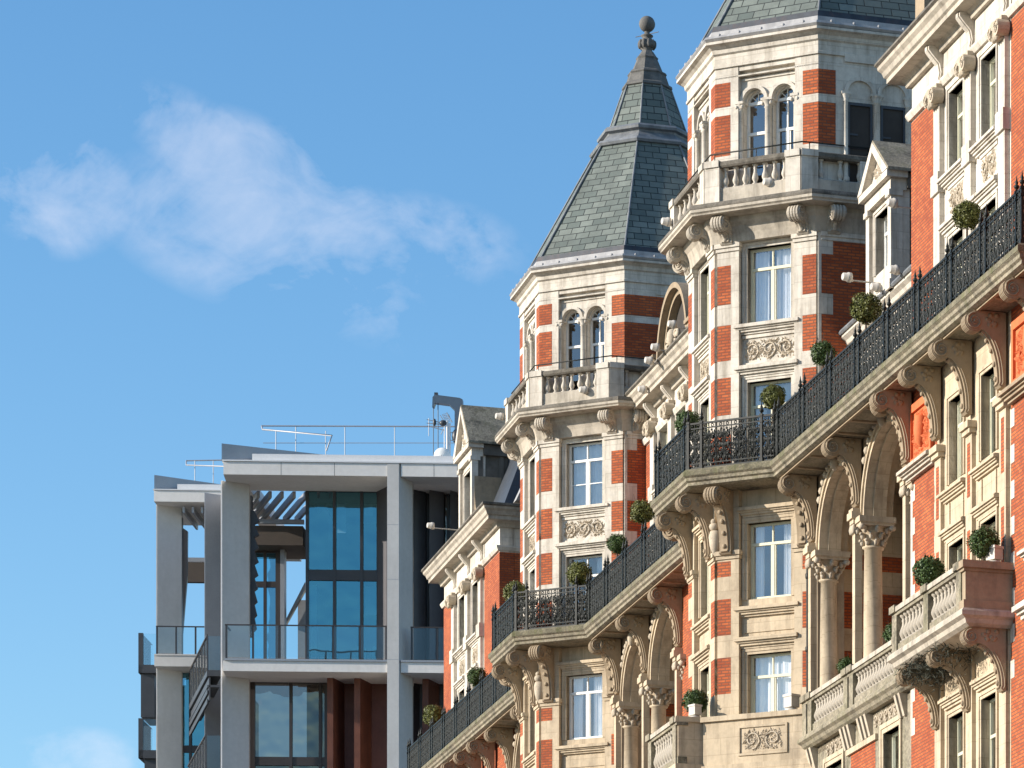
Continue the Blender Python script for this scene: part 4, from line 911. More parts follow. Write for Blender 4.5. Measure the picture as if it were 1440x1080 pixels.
# ---------------------------------------------------------------- topiary on the balconies
def shrub_meshes(seed, leafmat, r=.40):
    rnd = random.Random(seed); m = MB()
    m.ball((0, 0, 0), r * .72, n=14, k=10)
    for i in range(4600):
        a = rnd.uniform(0, 2 * pi); cz = rnd.uniform(-1, 1); q = r * (rnd.random() ** .28)
        lump = 1 + .10 * sin(3 * a + seed) * cos(4 * cz) + .09 * sin(7 * a + seed * 2) * sin(5 * cz + seed) + (.16 * rnd.random() if rnd.random() < .12 else 0)
        q *= lump; sxy = sqrt(1 - cz * cz); c = Vector((q * sxy * cos(a), q * sxy * sin(a), q * cz * .95))
        n = (c.normalized() + Vector((rnd.gauss(0, .6), rnd.gauss(0, .6), rnd.gauss(0, .6) + .3))).normalized()
        t = n.cross(Vector((rnd.gauss(0, 1), rnd.gauss(0, 1), rnd.gauss(0, 1)))).normalized(); b = n.cross(t); L = rnd.uniform(.024, .05); W_ = L * .55
        m.add([tuple(c + t * L), tuple(c + b * W_), tuple(c - t * L * .8), tuple(c - b * W_)], [(0, 1, 2, 3)])
    fol = m.mesh('foliage', leafmat, False)
    k = MB(); k.tube([(0, 0, -1.0), (.02, .01, -.6), (0, 0, -.1), (.03, 0, .1)], .035, 7, .02)
    for i in range(7):
        a = 2 * pi * i / 7; k.tube([(0, 0, -.15), (.15 * cos(a), .15 * sin(a), .05), (.27 * cos(a), .27 * sin(a), .2 * (i % 3 - .6))], .012, 4, .004)
    return fol, k.mesh('trunk', BARK, False)
def pot_mesh(): return MB().lathe(F(), 0, 0, [(.14, 0), (.19, .38), (.22, .38), (.22, .44), (.18, .44), (.17, .36)], 14).mesh('planter', POT, False)
SH = [shrub_meshes(1, LEAF), shrub_meshes(2, LEAFY), shrub_meshes(3, LEAF), shrub_meshes(4, LEAFY)]; POTM = pot_mesh()
def shrub(u, d, zc, floor, variant, r, label, squash=1.0, grp='clipped shrubs along the balconies'):
    p = hworld(u, d, floor); t = thing('topiary_shrub', label, 'shrub', p, random.uniform(0, 6), grp); s = r / .40
    f, k = SH[variant]; h = zc - floor
    link('foliage', f, t, (0, 0, h), scale=(s, s, s * squash)); link('trunk', k, t, (0, 0, h), scale=(1, 1, max(.3, (h - .35))))
    link('planter', POTM, t, (0, 0, 0.0))
SHR = [(45.36, 2.5, 30.39, 28.2, 1, .34, 'round shrub on the iron balcony, standing by the windows of the right-hand bay'),
       (36.41, 2.5, 30.40, 28.2, 3, .40, 'yellowish ragged shrub on the iron balcony, just below the small pedimented dormer'),
       (32.11, 2.5, 30.28, 28.2, 2, .33, 'round shrub on the iron balcony against the shaded brick side of the nearer turret'),
       (27.80, 2.75, 30.10, 28.2, 1, .34, 'round shrub on the iron balcony in front of the nearer turret wide window'),
       (24.87, 4.45, 29.90, 28.2, 0, .36, 'shrub mostly behind the railing at the street-side corner of the nearer turret'),
       (10.38, 2.5, 30.56, 28.2, 3, .38, 'shrub on the iron balcony between the two turrets, close under the nearer stretch of railing'),
       (6.79, 2.5, 30.28, 28.2, 2, .32, 'small shrub on the iron balcony just right of the farther turret brick corner'),
       (3.30, 2.98, 29.97, 28.2, 1, .40, 'round shrub on the iron balcony in front of the farther turret wide window'),
       (.07, 4.45, 29.86, 28.2, 3, .40, 'shrub over the railing at the street-side corner of the farther turret'),
       (-17.22, 2.5, 30.17, 28.2, 2, .36, 'shrub on the iron balcony below the farthest bay, nearer of the two there'),
       (-26.27, 2.5, 30.22, 28.2, 3, .42, 'yellowish shrub at the far end of the iron balcony beside the modern block'),
       (46.9, 2.55, 22.30, 20.66, 0, .36, 'dense green ball shrub on the stone balcony next to the white lamp box'),
       (43.0, 2.75, 22.35, 20.66, 2, .39, 'dense green ball shrub on the stone balcony in front of plain orange brick'),
       (35.60, 1.5, 22.25, 20.45, 0, .30, 'shaded shrub half hidden behind the loggia column'),
       (30.60, 1.4, 22.29, 20.45, 0, .28, 'dark shrub behind the stone balustrade between the loggia columns'),
       (25.75, 4.45, 21.98, 20.15, 2, .35, 'round green shrub on the small stone balcony of the nearer turret')]
for u, d, zc, fl, v, r, lab in SHR: shrub(u, d, zc, fl, v, r, lab)
# dry weeds rooted under the projecting stone balcony
wd = MB(); rnd = random.Random(5)
for i in range(1500):
    u = rnd.triangular(41.1, 45.6, 42.2); d = rnd.uniform(2.1, 3.15); z = 20.28 - abs(rnd.gauss(0, .25)); a = rnd.uniform(0, 6.3); L = rnd.uniform(.05, .13)
    c = Vector((u, -d, z)); t = Vector((rnd.gauss(0, 1), rnd.gauss(0, 1), rnd.gauss(-.4, 1))).normalized(); b = t.cross(Vector((cos(a), sin(a), .3))).normalized()
    wd.add([tuple(c - t * L), tuple(c + b * .012), tuple(c + t * L), tuple(c - b * .012)], [(0, 1, 2, 3)])
wo = wd.build('hanging_weeds', WEED); wo.matrix_world = HM
tag(wo, 'dark dry weeds hanging under the projecting stone balcony', 'weeds')

# ---------------------------------------------------------------- floodlights on brackets
def floodlight(u, d, z, label, arm=.9, tilt=0.0, yaw=0.0):
    p = hworld(u, d, z); t = thing('floodlight', label, 'floodlight', p, A - R(90) + yaw, 'facade floodlights on brackets')
    m = MB(); fr = F(); N = 14      # head is a short drum lying on its side, facing along local x
    def ringx(prof):
        P = [(x, r * cos(2 * pi * k / N), r * sin(2 * pi * k / N)) for x, r in prof for k in range(N)]
        m.add(P, [(j * N + k, j * N + (k + 1) % N, (j + 1) * N + (k + 1) % N, (j + 1) * N + k) for j in range(len(prof) - 1) for k in range(N)], True); m.add(P, [tuple(range(N)), tuple((len(prof) - 1) * N + k for k in range(N))])
    ringx([(-.10, .085), (-.09, .10), (.04, .11), (.05, .13), (.14, .13), (.14, .11)])
    h = link('lamp_head', m.mesh('lamp_head', LAMPM, False), t); h.rotation_euler = (0, tilt, R(100))
    a = MB(); a.tube([(0, .10, -.02), (0, .16, -.08), (0, arm, -.10)], .022, 6); a.ball((0, .16, -.08), .045, n=6, k=4)
    link('bracket_arm', a.mesh('bracket_arm', LAMPM, False), t)
for u, d, z, l, ar in (
    (22.7, 4.6, 36.1, 'floodlight sticking out left from the nearer turret stone balcony', .7),
    (27.9, 2.95, 35.95, 'floodlight fixed to the front of the nearer turret balustrade', .5),
    (32.25, 1.9, 32.33, 'floodlight on a long arm in front of the shaded brick of the nearer turret', 1.3),
    (32.9, 1.3, 31.95, 'floodlight low on the eaves at the foot of the small dormer', .5),
    (37.0, 2.0, 33.0, 'floodlight on an arm in front of the small dormer window', 1.1),
    (34.7, 1.3, 31.95, 'floodlight on the eaves between the small dormer and the right-hand bay', .5),
    (-2.1, 4.6, 36.2, 'floodlight against the sky left of the farther turret balcony', .5),
    (3.6, 2.95, 35.9, 'floodlight fixed to the front of the farther turret balustrade', .5),
    (9.0, 2.0, 35.65, 'floodlight on an arm by the foot of the round gable', 1.2),
    (9.9, 2.0, 35.85, 'upper floodlight on an arm in front of the round gable', 1.2),
    (6.7, 1.7, 35.3, 'floodlight low at the eaves beside the farther turret brick', .6),
    (10.9, 1.7, 36.35, 'topmost floodlight within the round gable', .6),
    (-22.6, 3.3, 36.8, 'floodlight on a long arm before the dark modern window', 1.4)): floodlight(u, d, z, l, ar, yaw=0)
def lampbox(u, d, z, label, s=1):
    p = hworld(u, d, z); t = thing('lamp_box', label, 'lamp box', p, A - R(90) + R(25), 'white box lamps on the parapets'); fr = F(); m = MB()
    m.box(fr, -.15 * s, .15 * s, -.13 * s, .13 * s, .08 * s, .38 * s); m.box(fr, -.17 * s, .17 * s, -.15 * s, .15 * s, .34 * s, .40 * s); link('lamp_body', m.mesh('lamp_body', LAMPM, False), t)
    k = MB(); k.lathe(fr, 0, 0, [(.16 * s, 0), (.16 * s, .05 * s), (.05 * s, .06 * s), (.05 * s, .09 * s)], 10); link('foot', k.mesh('foot', LAMPM, False), t)
lampbox(47.08, 2.35, 21.78, 'white lamp box on the end of the stone balcony beside the ball shrub')
lampbox(26.15, 4.55, 21.46, 'white lamp box on the small balcony beside its round shrub', .9)
lampbox(28.25, 2.35, 21.44, 'white lamp box on the carved parapet under the nearer turret window', 1.1)

# ---------------------------------------------------------------- modern block behind
OY = 230.0; OX = (312 - 1666.9) / 6300 * OY
block = thing('modern_apartment_block', 'pale concrete and blue glass apartment block with copper fins', 'apartment block', (OX, OY, 0), R(3))
KX = 27.39
def S(px): return (px - 312) / KX
def Z(py): return (2101.3 - py) / KX
FO = F()
def ob(name, m, material, parent=None): return m.build(name, material, parent or block)
# roof slab, beam, soffit
m = MB(); m.pso(FO, [(.08, 0), (8.44, 0), (8.44, -5), (4.2, -5), (4.2, -3.7), (.9, -3.7), (.9, -5), (.0, -5), (-.05, -1.6)], Z(667), Z(649)); m.pso(FO, [(9.12, 0), (24, 0), (24, -5), (9.12, -5)], Z(667), Z(649)); m.pso(FO, [(4.2, -5), (24, -5), (24, -22), (4.2, -22)], Z(667) + .1, Z(649)); m.pso(FO, [(-.05, -5), (.9, -5), (.9, -22), (-.05, -22)], Z(667) + .1, Z(649))
ob('roof_beam', m, BEAMC)
m = MB(); m.pso(FO, [(.02, .06), (24, .06), (24, -22), (4.2, -22), (4.2, -3.7), (.9, -3.7), (.9, -22), (-.1, -22), (-.1, -1.6)], Z(648.6), Z(646.5)); m.box(FO, 1.5, 24, -1.2, -.25, Z(646.4), Z(636)); ob('roof_coping', m, WHITEA)
m = MB(); m.pso(FO, [(-.06, -.3), (0, -.35), (6.2, -3.2), (6.2, -3.4), (-.06, -.5)], Z(646.3), Z(621.5)); ob('roof_upstand', m, ALUM)
# blade columns
zb = -ZS
def s_of(px, o):      # distance along the front for a sight line, allowing for the 3 degree turn
    k = (px - 1666.9) / 6300; c, s_ = cos(R(3)), sin(R(3)); return (k * (OY - o * c) - OX - o * s_) / (c - k * s_)
m = MB(); m.pso(FO, [(s_of(310.5, -1.5), -1.5), (s_of(312.5, -1.5), -1.5), (s_of(350, -2.2), -2.2), (s_of(350, -2.2), -2.6), (s_of(310.5, -1.5), -2.4)], zb, Z(667)); ob('blade_column', m, CONC)
m = MB(); m.pso(FO, [(s_of(544.5, 0), .03), (s_of(561, 0), .03), (s_of(579.5, -1.2), -1.2), (s_of(579.5, -1.2), -1.7), (s_of(544.5, 0), -1.0)], zb, Z(648.7)); ob('blade_column', m, CONC)
m = MB(); m.box(FO, s_of(310.7, -1.4), s_of(312.3, -1.4), -1.5, -1.44, zb, Z(667)); ob('lit_edge_strip', m, WHITEA)  # pale strip stands in for the sunlit narrow face of the column
# balcony slabs
for zt in (925.7, 1216):
    m = MB(); m.pso(FO, [(.05, -.05), (8.44, -.05), (8.44, -4.2), (-.05, -4.2), (-.05, -1.5)], Z(zt + 17.5), Z(zt + 3)); m.pso(FO, [(9.12, -.05), (24, -.05), (24, -4.2), (9.12, -4.2)], Z(zt + 17.5), Z(zt + 3)); o = ob('balcony_slab', m, BEAMC)
    m = MB(); m.box(FO, .12, 8.44, -.3, .02, Z(zt + 3) + .004, Z(zt)); m.box(FO, 9.12, 24, -.3, .02, Z(zt + 3) + .004, Z(zt)); m.build('edge_trim', ALUM, o)
def glass_rail(s0, s1, o, z0, z1, n, fr=FO, endret=0):
    m = MB(); m.box(fr, s0, s1, o - .06, o + .02, z1 - .06, z1)
    g = m.build('glass_balustrade', BRONZE, block)
    for i in range(n + 1): s = s0 + .05 + (s1 - s0 - .1) * i / n; MB().box(fr, s - .045, s + .045, o - .12, o - .01, z0, z1 - .06).build('rail_post', STEELD, g)
    q = MB()
    for i in range(n):
        a = s0 + .05 + (s1 - s0 - .1) * i / n + .07; b = s0 + .05 + (s1 - s0 - .1) * (i + 1) / n - .07; q.box(fr, a, b, o - .02, o + .0, z0 + .06, z1 - .07)
    q.build('glass_panel', GLASSC, g)
    if endret: 
        e = MB(); e.box(fr, s0 - .02, s0 + .05, o - 1.5, o, z1 - .06, z1); e.build('return_rail', BRONZE, g)
glass_rail(.15, 8.40, -.12, Z(925), Z(877), 6, endret=1); glass_rail(9.6, 24, -.12, Z(926), Z(878), 11)
# penthouse glazing
def glazing(name, s0, s1, o, z0, z1, vs, hs_, gm=GLASSB, fm=STEELD, fw=.075, fr=FO, dep=.15):
    m = MB()
    for s in [s0, s1] + list(vs): m.box(fr, s - fw, s + fw, o - .1, o + dep, z0, z1)
    for a, b in hs_: m.box(fr, s0, s1, o - .08, o + dep - .04, a, b)
    f = m.build(name, fm, block); p = MB(); p.add([fr.p(s0, o, z0), fr.p(s1, o, z0), fr.p(s1, o, z1), fr.p(s0, o, z1)], [(0, 1, 2, 3)]); p.build('pane', gm, f); return f
G = -3.75; kz = lambda py: (2101.3 - py) * (OY + 3.7) / 6300; ks = lambda px: (px - 327) / 26.96
gz0, gz1 = kz(960), kz(668)
glazing('curtain_wall', ks(430), ks(529), G, gz0, gz1, [ks(468), ks(506)], [(kz(690), kz(682)), (kz(815), kz(800))])
bk = MB(); bk.box(FO, ks(431), ks(528), G - .16, G - .06, kz(814), kz(801)); ob('spandrel', bk, STEELD)
m = MB(); m.box(FO, ks(432), ks(528), G - .09, G - .03, kz(706), kz(690)); ob('dark_transom_glass', m, STEELD)
for a, b, y0, y1 in ((470, 482, 690, 745), (508, 520, 690, 720), (433, 441, 818, 945), (509, 527, 820, 860)):
    m = MB(); m.box(FO, ks(a), ks(b), G - .5, G - .45, kz(y1), kz(y0)); ob('roller_blind', m, CURT)
for px_ in (395, 470, 643, 610): m = MB(); m.box(FO, s_of(px_, 0), s_of(px_, 0) + .022, -.02, .0015, Z(667), Z(649)); ob('panel_joint', m, STEELD)
for py_ in (735, 812, 925): m = MB(); m.box(FO, s_of(544.5, 0) + .01, s_of(561, 0) - .01, .0, .0315, Z(py_ + .6), Z(py_)); ob('panel_joint', m, ALUM)
m = MB(); m.pso(FO, [(ks(528), G + .2), (ks(545), G + 1.3), (ks(556), G + 1.3), (ks(556), G - .4), (ks(528), G - .4)], gz0, gz1); ob('grey_fin', m, FINC)
# rooms behind the glass: floor slab, back wall, ceiling lights off
m = MB(); m.box(FO, ks(420), 24, -12, -11.8, zb, gz1 + .3); m.box(FO, ks(430), 24, -11.8, G - .2, kz(812), kz(803)); m.box(FO, ks(430), 24, -11.8, G - .2, kz(964), kz(945)); m.box(FO, ks(431) - .1, ks(431), -11.8, G - .2, zb, gz1); ob('interior', m, DARK)
m = MB()
for s in (ks(495), ks(516), ks(523)): m.box(FO, s, s + .30, G - 1.6, G - 1.4, kz(945), kz(900)); m.box(FO, s + .36, s + .42, G - 1.6, G - 1.4, kz(945), kz(903))
ob('pale_furniture', m, WHITEA)
# open terrace left of the glazing: far glass, brown soffit, sloping louvres
H2 = -10.0; K2 = 6300 / (OY + 10); z2 = lambda py: (2101.3 - py) / K2
def s_of_h(px): return s_of(px, H2)
glazing('curtain_wall', s_of(338, -10), s_of(394, -10), H2, z2(960), z2(775), [s_of(373, -10), s_of(390, -10)], [(z2(826), z2(818)), (z2(778), z2(772))], fm=BRONZE)
m = MB(); m.box(FO, s_of_h(340), s_of_h(432), H2 - 2, H2 + 1.6, z2(775), z2(748)); ob('brown_soffit', m, BROWNS)
m = MB(); m.box(FO, s_of_h(396), s_of_h(402), H2 - .2, H2 + .5, z2(960), z2(745)); m.box(FO, s_of_h(330), s_of_h(434), H2 + 1.6, H2 + 1.8, z2(746), z2(740)); ob('terrace_post', m, ALUM)
m = MB(); m.add([FO.p(*q) for q in ((s_of_h(400), H2 - .5, z2(875)), (s_of_h(427), H2 - .5, z2(826)), (s_of_h(427), H2 - .5, z2(815)), (s_of_h(400), H2 - .5, z2(868)), (s_of_h(400), H2 - .9, z2(875)), (s_of_h(427), H2 - .9, z2(826)), (s_of_h(427), H2 - .9, z2(815)), (s_of_h(400), H2 - .9, z2(868)))], [(0, 1, 2, 3), (7, 6, 5, 4), (0, 4, 5, 1), (1, 5, 6, 2), (2, 6, 7, 3), (3, 7, 4, 0)]); m.box(FO, s_of_h(415), s_of_h(427), H2 - 1.2, H2 - 1.0, z2(960), z2(838)); ob('raking_strut', m, ALUM)
for i in range(7):
    a = 1.2 + .62 * i; m = MB()
    P = [(a, -3.75), (a + .16, -3.75), (a - 1.9, -10.0), (a - 2.06, -10.0)]; zt = Z(667)
    m.add([FO.p(s, o, z) for z in (zt - .35, zt) for s, o in P], [(0, 1, 2, 3), (7, 6, 5, 4), (0, 4, 5, 1), (1, 5, 6, 2), (2, 6, 7, 3), (3, 7, 4, 0)]); ob('pergola_louvre', m, ALUM)
m = MB()
for k in range(9):      # dark notched screen edge beside the column
    y0 = 702 + k * 19; x_ = s_of(350, -2.7); m.psz(FO, [(x_, Z(y0 + 19)), (x_, Z(y0)), (x_ + .28, Z(y0)), (x_ + .55 - .02 * k, Z(y0 + 15)), (x_ + .28, Z(y0 + 19))], -2.9, -2.6)
m.box(FO, s_of(349, -3), s_of(355, -3), -3.2, -2.7, Z(880), Z(680)); ob('screen_edge', m, STEELD)
# right part: recess fins and glazing
for a, b, mt in ((579, 596, STEELD), (601, 621, FINC), (630, 640, FINC)):
    m = MB(); m.pso(FO, [(ks(a), G), (ks(a) + .06, G + .7), (ks(b), G + .2), (ks(b), G - .4), (ks(a), G - .4)], zb, gz1); ob('grey_fin', m, mt)
glazing('curtain_wall', ks(572), 23.5, G - .3, gz0, gz1, [ks(597), ks(626), 14, 16, 18, 20, 22], [(kz(815), kz(800))], gm=GLASSD)
# storey below: bronze window, copper fins and panels
z9, z10 = kz(948), kz(1200)
glazing('bronze_window', ks(357), ks(458), -3.3, z10, z9, [ks(409), ks(450)], [(kz(962), kz(948)), (kz(1078), kz(1066))], gm=GLASSD, fm=BRONZE)
m = MB(); m.box(FO, ks(340), ks(357), -3.6, -3.2, z10, z9); m.box(FO, ks(357), ks(560), -3.6, -3.42, z10, kz(1072)); ob('bronze_panel', m, BRONZE)
m = MB(); m.box(FO, ks(458), ks(548), -3.6, -3.35, z10, z9); ob('copper_panel', m, COPPERD)
for a in (460, 498, 594):
    m = MB(); m.pso(FO, [(s_of(a, -1.75), -1.75), (s_of(a + 8.5, -1.75), -1.75), (s_of(a + 24, -3.35), -3.35), (s_of(a + 8, -3.35), -3.35)], z10, kz(947) + (.0)); m.pso(FO, [(s_of(a + 8.5, -1.8) + .004, -1.78), (s_of(a + 9, -1.8) + .02, -1.85), (s_of(a + 24.6, -3.35), -3.35), (s_of(a + 24, -3.35), -3.35)], z10, kz(947)); ob('copper_fin', m, COPPER)
m = MB(); m.box(FO, ks(580), 24, -3.6, -3.3, z10, z9); ob('dark_panel', m, STEELD)
# main body
m = MB(); m.box(FO, 3.9, 24, -14, -12.05, -ZS, Z(660)); m.box(FO, 10, 24, -12, -3.9, -ZS, kz(970)); m.box(FO, 1.3, 10, -12, -3.9, -ZS, kz(1205)); ob('core_wall', m, CONC)
# ---- left wing, set back
WY = 15.0; KB = 6300 / (OY + WY)
def sb(px): return (px - 1666.9) / KB - OX - .05 * 15 + 0.0
def z_of(py, px, o):
    c, s_ = cos(R(3)), sin(R(3)); return (2101.3 - py) * (OY + s_of(px, o) * s_ - o * c) / 6300
B = -14.0; s_ = lambda px, o=B: s_of(px, o); zz = lambda py, o=B: z_of(py, 250, o)
m = MB(); m.pso(FO, [(s_(216.5), B), (s_(316), B), (s_(316), B - 6), (s_(216), B - 6)], zz(705.5), zz(690)); ob('wing_beam', m, BEAMC)
m = MB(); m.box(FO, s_(215.5), s_(316), B - 6, B + .05, zz(689.6), zz(688)); m.box(FO, s_(248), s_(316), B - 1, B - .3, zz(687.9), zz(679)); ob('roof_coping', m, WHITEA)
m = MB(); m.pso(FO, [(s_(216), B - .2), (s_(312), B - 2.6), (s_(312), B - 2.8), (s_(216), B - .4)], zz(687.8), zz(667)); ob('roof_upstand', m, ALUM)
m = MB(); m.pso(FO, [(s_(215.5), B - .9), (s_(217), B - .9), (s_(248.5), B - 1.5), (s_(248.5), B - 1.9), (s_(215.5), B - 1.6)], -ZS, zz(704)); ob('blade_column', m, CONC)
m = MB(); m.pso(FO, [(s_(287.5, -6), -6), (s_(288.5, -6), -6), (s_(312, -6) + .3, -6.8), (s_(312, -6) + .3, -7.1), (s_(287.5, -6), -6.5)], -ZS, z_of(693, 300, -6)); ob('grey_blade', m, ALUM)
m = MB(); m.box(FO, s_(217), s_(316), B - 3.5, B, zz(937), zz(922)); m.box(FO, s_(217), s_(316), B - .3, B + .04, zz(921.9), zz(920)); ob('balcony_slab', m, CONC)
glass_rail(s_(219), s_(303), B - .05, zz(920), zz(880), 3)
m = MB(); m.box(FO, s_(249, B - 1.6), s_(256, B - 1.6), B - 2.0, B - 1.6, zz(930), zz(718)); m.psz(FO, [(s_(249, B - 2.2), zz(880)), (s_(249, B - 2.2), zz(725)), (s_(264, B - 2.2), zz(735)), (s_(263.5, B - 2.2), zz(800)), (s_(257, B - 2.2), zz(880))], B - 2.4, B - 2.1); ob('screen_edge', m, STEELD)
m = MB(); m.box(FO, s_(240, B - 5), s_(316, B - 5), B - 5.4, B - 5, zz(792), zz(763)); ob('brown_soffit', m, BROWNS)
m = MB()
for i in range(5): m.box(FO, s_(254 + 13 * i), s_(257 + 13 * i), B - 5, B - .6, zz(716) - .05, zz(709))
m.box(FO, s_(246, B - 5), s_(316, B - 5), B - 5.2, B - 5, zz(764), zz(757)); ob('pergola_louvre', m, ALUM)
glazing('wing_window', s_(252, B - 2), s_(292, B - 2), B - 2, zz(1200), zz(935), [s_(268, B - 2) + 0], [(zz(1050), zz(1040))], fm=BRONZE, fw=.07)
m = MB(); m.box(FO, s_(217), s_(316), B - 12, B - 6.2, -ZS, zz(935)); m.box(FO, s_(252), s_(316), B - 3, B - 2.2, -ZS, zz(940)); ob('wing_core', m, STEELD)
# side balconies running back along the flank
def side_balcony(px0, py0, o0, o1, shift, dz):
    s0 = s_of(px0, o0); w_ = .75; z1 = z_of(py0, px0, o0); z0 = z1 - dz; fr = F(s0, o0, 0)
    L = o0 - o1; dx = shift
    def P(s, o, z): t = (o0 - o) / L; return FO.p(s0 + s + dx * t, o, z)
    def slab(mb, a, b, za, zb_): mb.add([P(a, o0, za), P(b, o0, za), P(b, o1, za), P(a, o1, za), P(a, o0, zb_), P(b, o0, zb_), P(b, o1, zb_), P(a, o1, zb_)], [(0, 1, 2, 3), (7, 6, 5, 4), (0, 4, 5, 1), (1, 5, 6, 2), (2, 6, 7, 3), (3, 7, 4, 0)])
    m = MB(); slab(m, 0, w_, z0 - .32, z0 - .02); slab(m, .02, w_ - .1, z0 - .9, z0 - .78); slab(m, .1, .18, z0 - 1.6, z0 - .4); slab(m, 0, .06, z0 - 1.25, z0 - 1.0); slab(m, 0, .06, z0 - 1.75, z0 - 1.5); sb_ = ob('side_balcony', m, STEELD)
    m = MB(); slab(m, -.02, .05, z1 - .07, z1); m.build('handrail', BRONZE, sb_)
    m = MB()
    for k in range(7):
        o = o0 - L * k / 6.5 - .05; q = P(.0, o, z0); MB().box(F(), q[0], q[0] + .08, -q[1] - .06, -q[1] + .06, z0, z1 - .06).build('rail_post', STEELD, sb_)
    m = MB(); slab(m, .03, .045, z0, z1 - .08); m.box(F(), s0 + .08, s0 + w_, o0 - .03, o0, z0, z1 - .08); m.build('glass_panel', GLASSC, sb_)
sh_ = s_of(266, -13.5) - s_of(291, -3.2)
side_balcony(291, 892, -3.2, -13.5, sh_, 1.85); side_balcony(289, 1032, -3.2, -13.5, sh_, 1.85)
for py in (890, 1010):
    o = -17.0; s0 = s_of(194.5, o); z1 = z_of(py, 200, o)
    m = MB(); m.box(FO, s0, s0 + .25, o - .3, o, z1 - 2.2, z1); m.box(FO, s0, s0 + 1.2, o - 3, o, z1 - 2.2, z1 - 1.75); m.box(FO, s0 + .1, s0 + .85, o - 3, o - .2, z1 - 4.6, z1 - 2.2) if py < 1000 else m.box(FO, s0 + .3, s0 + 1.2, o - 3, o - .2, z1 - 5, z1 - 2.2)
    so = ob('side_balcony', m, STEELD); m = MB(); m.box(FO, s0 + .25, s0 + .27, o - 3, o - .1, z1 - 1.75, z1 - .1); m.box(FO, s0 + .25, s0 + 1.1, o - .02, o, z1 - 1.75, z1 - .05); m.build('glass_panel', GLASSC, so)
# roof-edge rails
rm = MB()
def rtube(pts, r=.03): rm.tube([FO.p(s_of(x, o), o, z_of(y, x, o)) for x, y, o in pts], r, 5)
rtube([(368, 599, -6), (640, 600, -6)], .04); rtube([(370, 623, -6), (640, 623, -6)], .02); rtube([(368, 599, -6), (369, 604, -5), (467, 612.5, -2.5), (459, 634, -2.5)], .045)
for x in (416, 485, 555): rtube([(x, 600, -6), (x, 645, -6)], .025)
for x in (388, 458): rtube([(x, 606, -4), (x, 640, -4)], .025)
ob('roof_rail', rm, ALUM)
rm = MB()
rtube([(262, 648, -18), (320, 647, -18)], .04); rtube([(262, 648, -18), (262, 654, -17), (318, 656, -15)], .04)
for x in (274, 300): rtube([(x, 648, -17), (x, 685, -17)], .025)
ob('roof_rail', rm, ALUM)

# ---- things standing on the modern roof
RZ = Z(646) + ZS
def onroof(px, o): v = Matrix.Translation((OX, OY, 0)) @ Matrix.Rotation(R(3), 4, 'Z') @ Vector((s_of(px, o), -o, 0)); return (v.x, v.y, RZ)
o = -4.0; t = thing('roof_davit', 'blue-grey steel davit arm standing on the modern roof beside the aerial', 'davit', onroof(645, o), R(3))
zr = RZ - ZS; px = lambda x, y: (s_of(x, o) - s_of(645, o), z_of(y, x, o) - zr)
m = MB(); m.psz(FO, [(px(640, 650)[0], -.02), (px(651, 650)[0], -.02), px(651, 563), px(647, 561), px(612, 556.5), px(609, 560), px(608.5, 574), px(610.5, 573), px(612.5, 567.5), px(632, 570), px(640, 578)], -.25, .25); link('arm', m.mesh('arm', DAVIT, False), t)
m = MB(); a, b = px(609.5, 572), px(609.5, 640); m.tube([(a[0], 0, a[1]), (b[0], 0, b[1])], .025, 5); a, b = px(616, 568), px(616, 640); m.tube([(a[0], 0, a[1]), (b[0], 0, b[1])], .025, 5); link('cable', m.mesh('cable', DAVIT, False), t)
m = MB(); a = px(613.5, 556); m.box(FO, a[0] - .09, a[0] + .09, -.15, .15, a[1] - .1, a[1] + .12); link('pulley', m.mesh('pulley', STEELD, False), t)
o = -2.5; t = thing('tv_aerial', 'television aerial mast with grid and rod antennas in front of the davit', 'aerial', onroof(630, o), R(3)); zr = RZ - ZS; px = lambda x, y: (s_of(x, o) - s_of(630, o), z_of(y, x, o) - zr)
def rod(m, a, b, r=.025): a = px(*a); b = px(*b); m.tube([(a[0], 0, a[1]), (b[0], 0, b[1])], r, 5)
m = MB(); rod(m, (629, 664), (629, 592), .07); rod(m, (632.5, 662), (632.5, 595), .05); rod(m, (625, 660), (625, 598), .03); link('mast', m.mesh('mast', WHITEA, False), t)
m = MB()
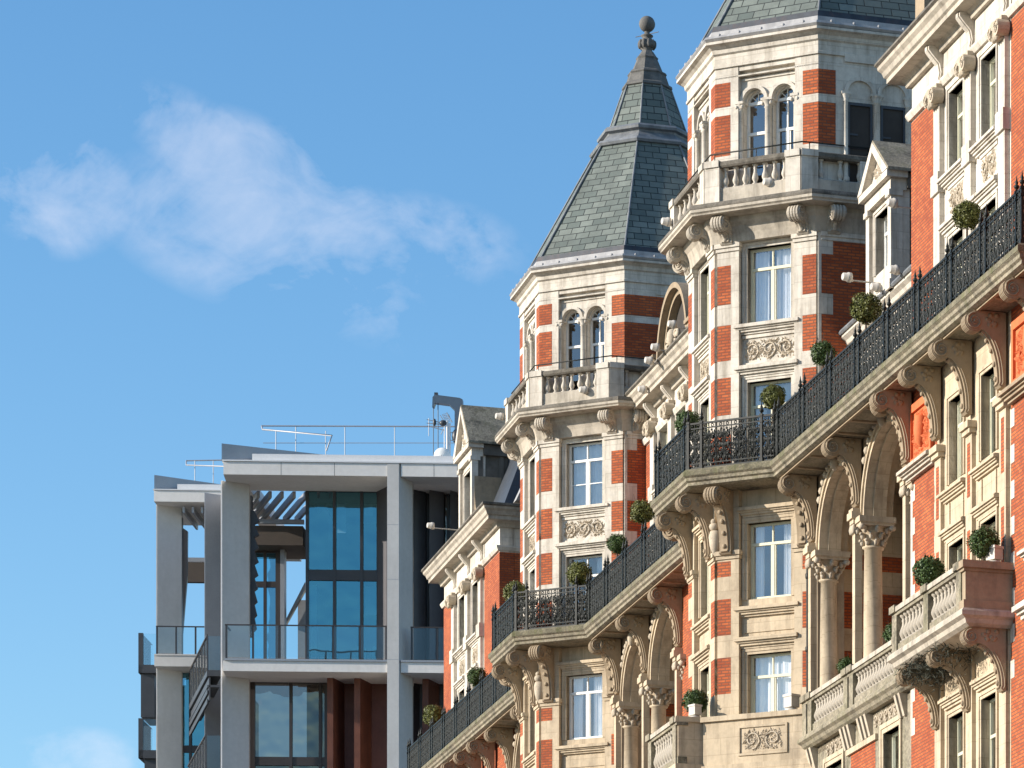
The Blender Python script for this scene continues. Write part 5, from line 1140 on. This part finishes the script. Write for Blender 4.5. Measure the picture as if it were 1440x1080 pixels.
for a, b in (((600, 590), (628, 596)), ((600, 595), (622, 597)), ((619, 584), (625, 594)), ((628, 580), (636, 594)), ((601, 599), (624, 605)), ((620, 611), (624, 603)), ((603, 588), (603, 613)), ((633, 609), (640, 607)), ((633, 619), (640, 620))): rod(m, a, b, .022)
for i in range(5): rod(m, (622 + i * 2.3, 583.5 - i * .3), (627 + i * 1.9, 593 + i * .2), .012); rod(m, (621.5 + i * .9, 583 + i * 2), (629.5 + i * .9, 581 + i * 2.4), .012)
link('antenna', m.mesh('antenna', ALUM, False), t)
m = MB(); a = px(611, 594); m.ball((a[0], 0, a[1]), .09, .1, .2); a = px(623, 595); m.ball((a[0], 0, a[1]), .2, .15, .16); a = px(641, 613); m.ball((a[0], .1, a[1]), .22, .2, .38); link('receiver', m.mesh('receiver', STEELD, False), t)
t = thing('satellite_dish', 'white satellite dish on the modern roof edge', 'dish', onroof(622, -1.8), R(3)); m = MB(); N = 20
pr = [(.02, .10), (.16, .085), (.30, .045), (.40, -.02), (.43, -.05), (.40, -.06), (.02, .02)]
P = [(r * cos(2 * pi * k / N), -.1 - y * 1.0, .72 + r * sin(2 * pi * k / N)) for r, y in pr for k in range(N)]
m.add(P, [(j * N + k, j * N + (k + 1) % N, (j + 1) * N + (k + 1) % N, (j + 1) * N + k) for j in range(len(pr) - 1) for k in range(N)], True); m.add(P, [tuple(range(N))]); link('dish', m.mesh('dish', WHITEP, False), t)
m = MB(); m.tube([(0, 0, 0), (0, 0, .75)], .04, 6); m.tube([(0, -.12, .42), (0, -.55, .66)], .02, 5); link('stand', m.mesh('stand', ALUM, False), t)

# ---------------------------------------------------------------- ground
m = MB(); m.add([(-3000, -3000, 0), (3000, -3000, 0), (3000, 3000, 0), (-3000, 3000, 0)], [(0, 1, 2, 3)]); tag(m.build('ground', GROUND, None, False), kind='structure')
m = MB(); m.box(F0, -60, 90, 1.5, 9, -ZS - .0, -ZS + .13); o = m.build('pavement', PAVE); o.matrix_world = HM; tag(o, kind='structure')
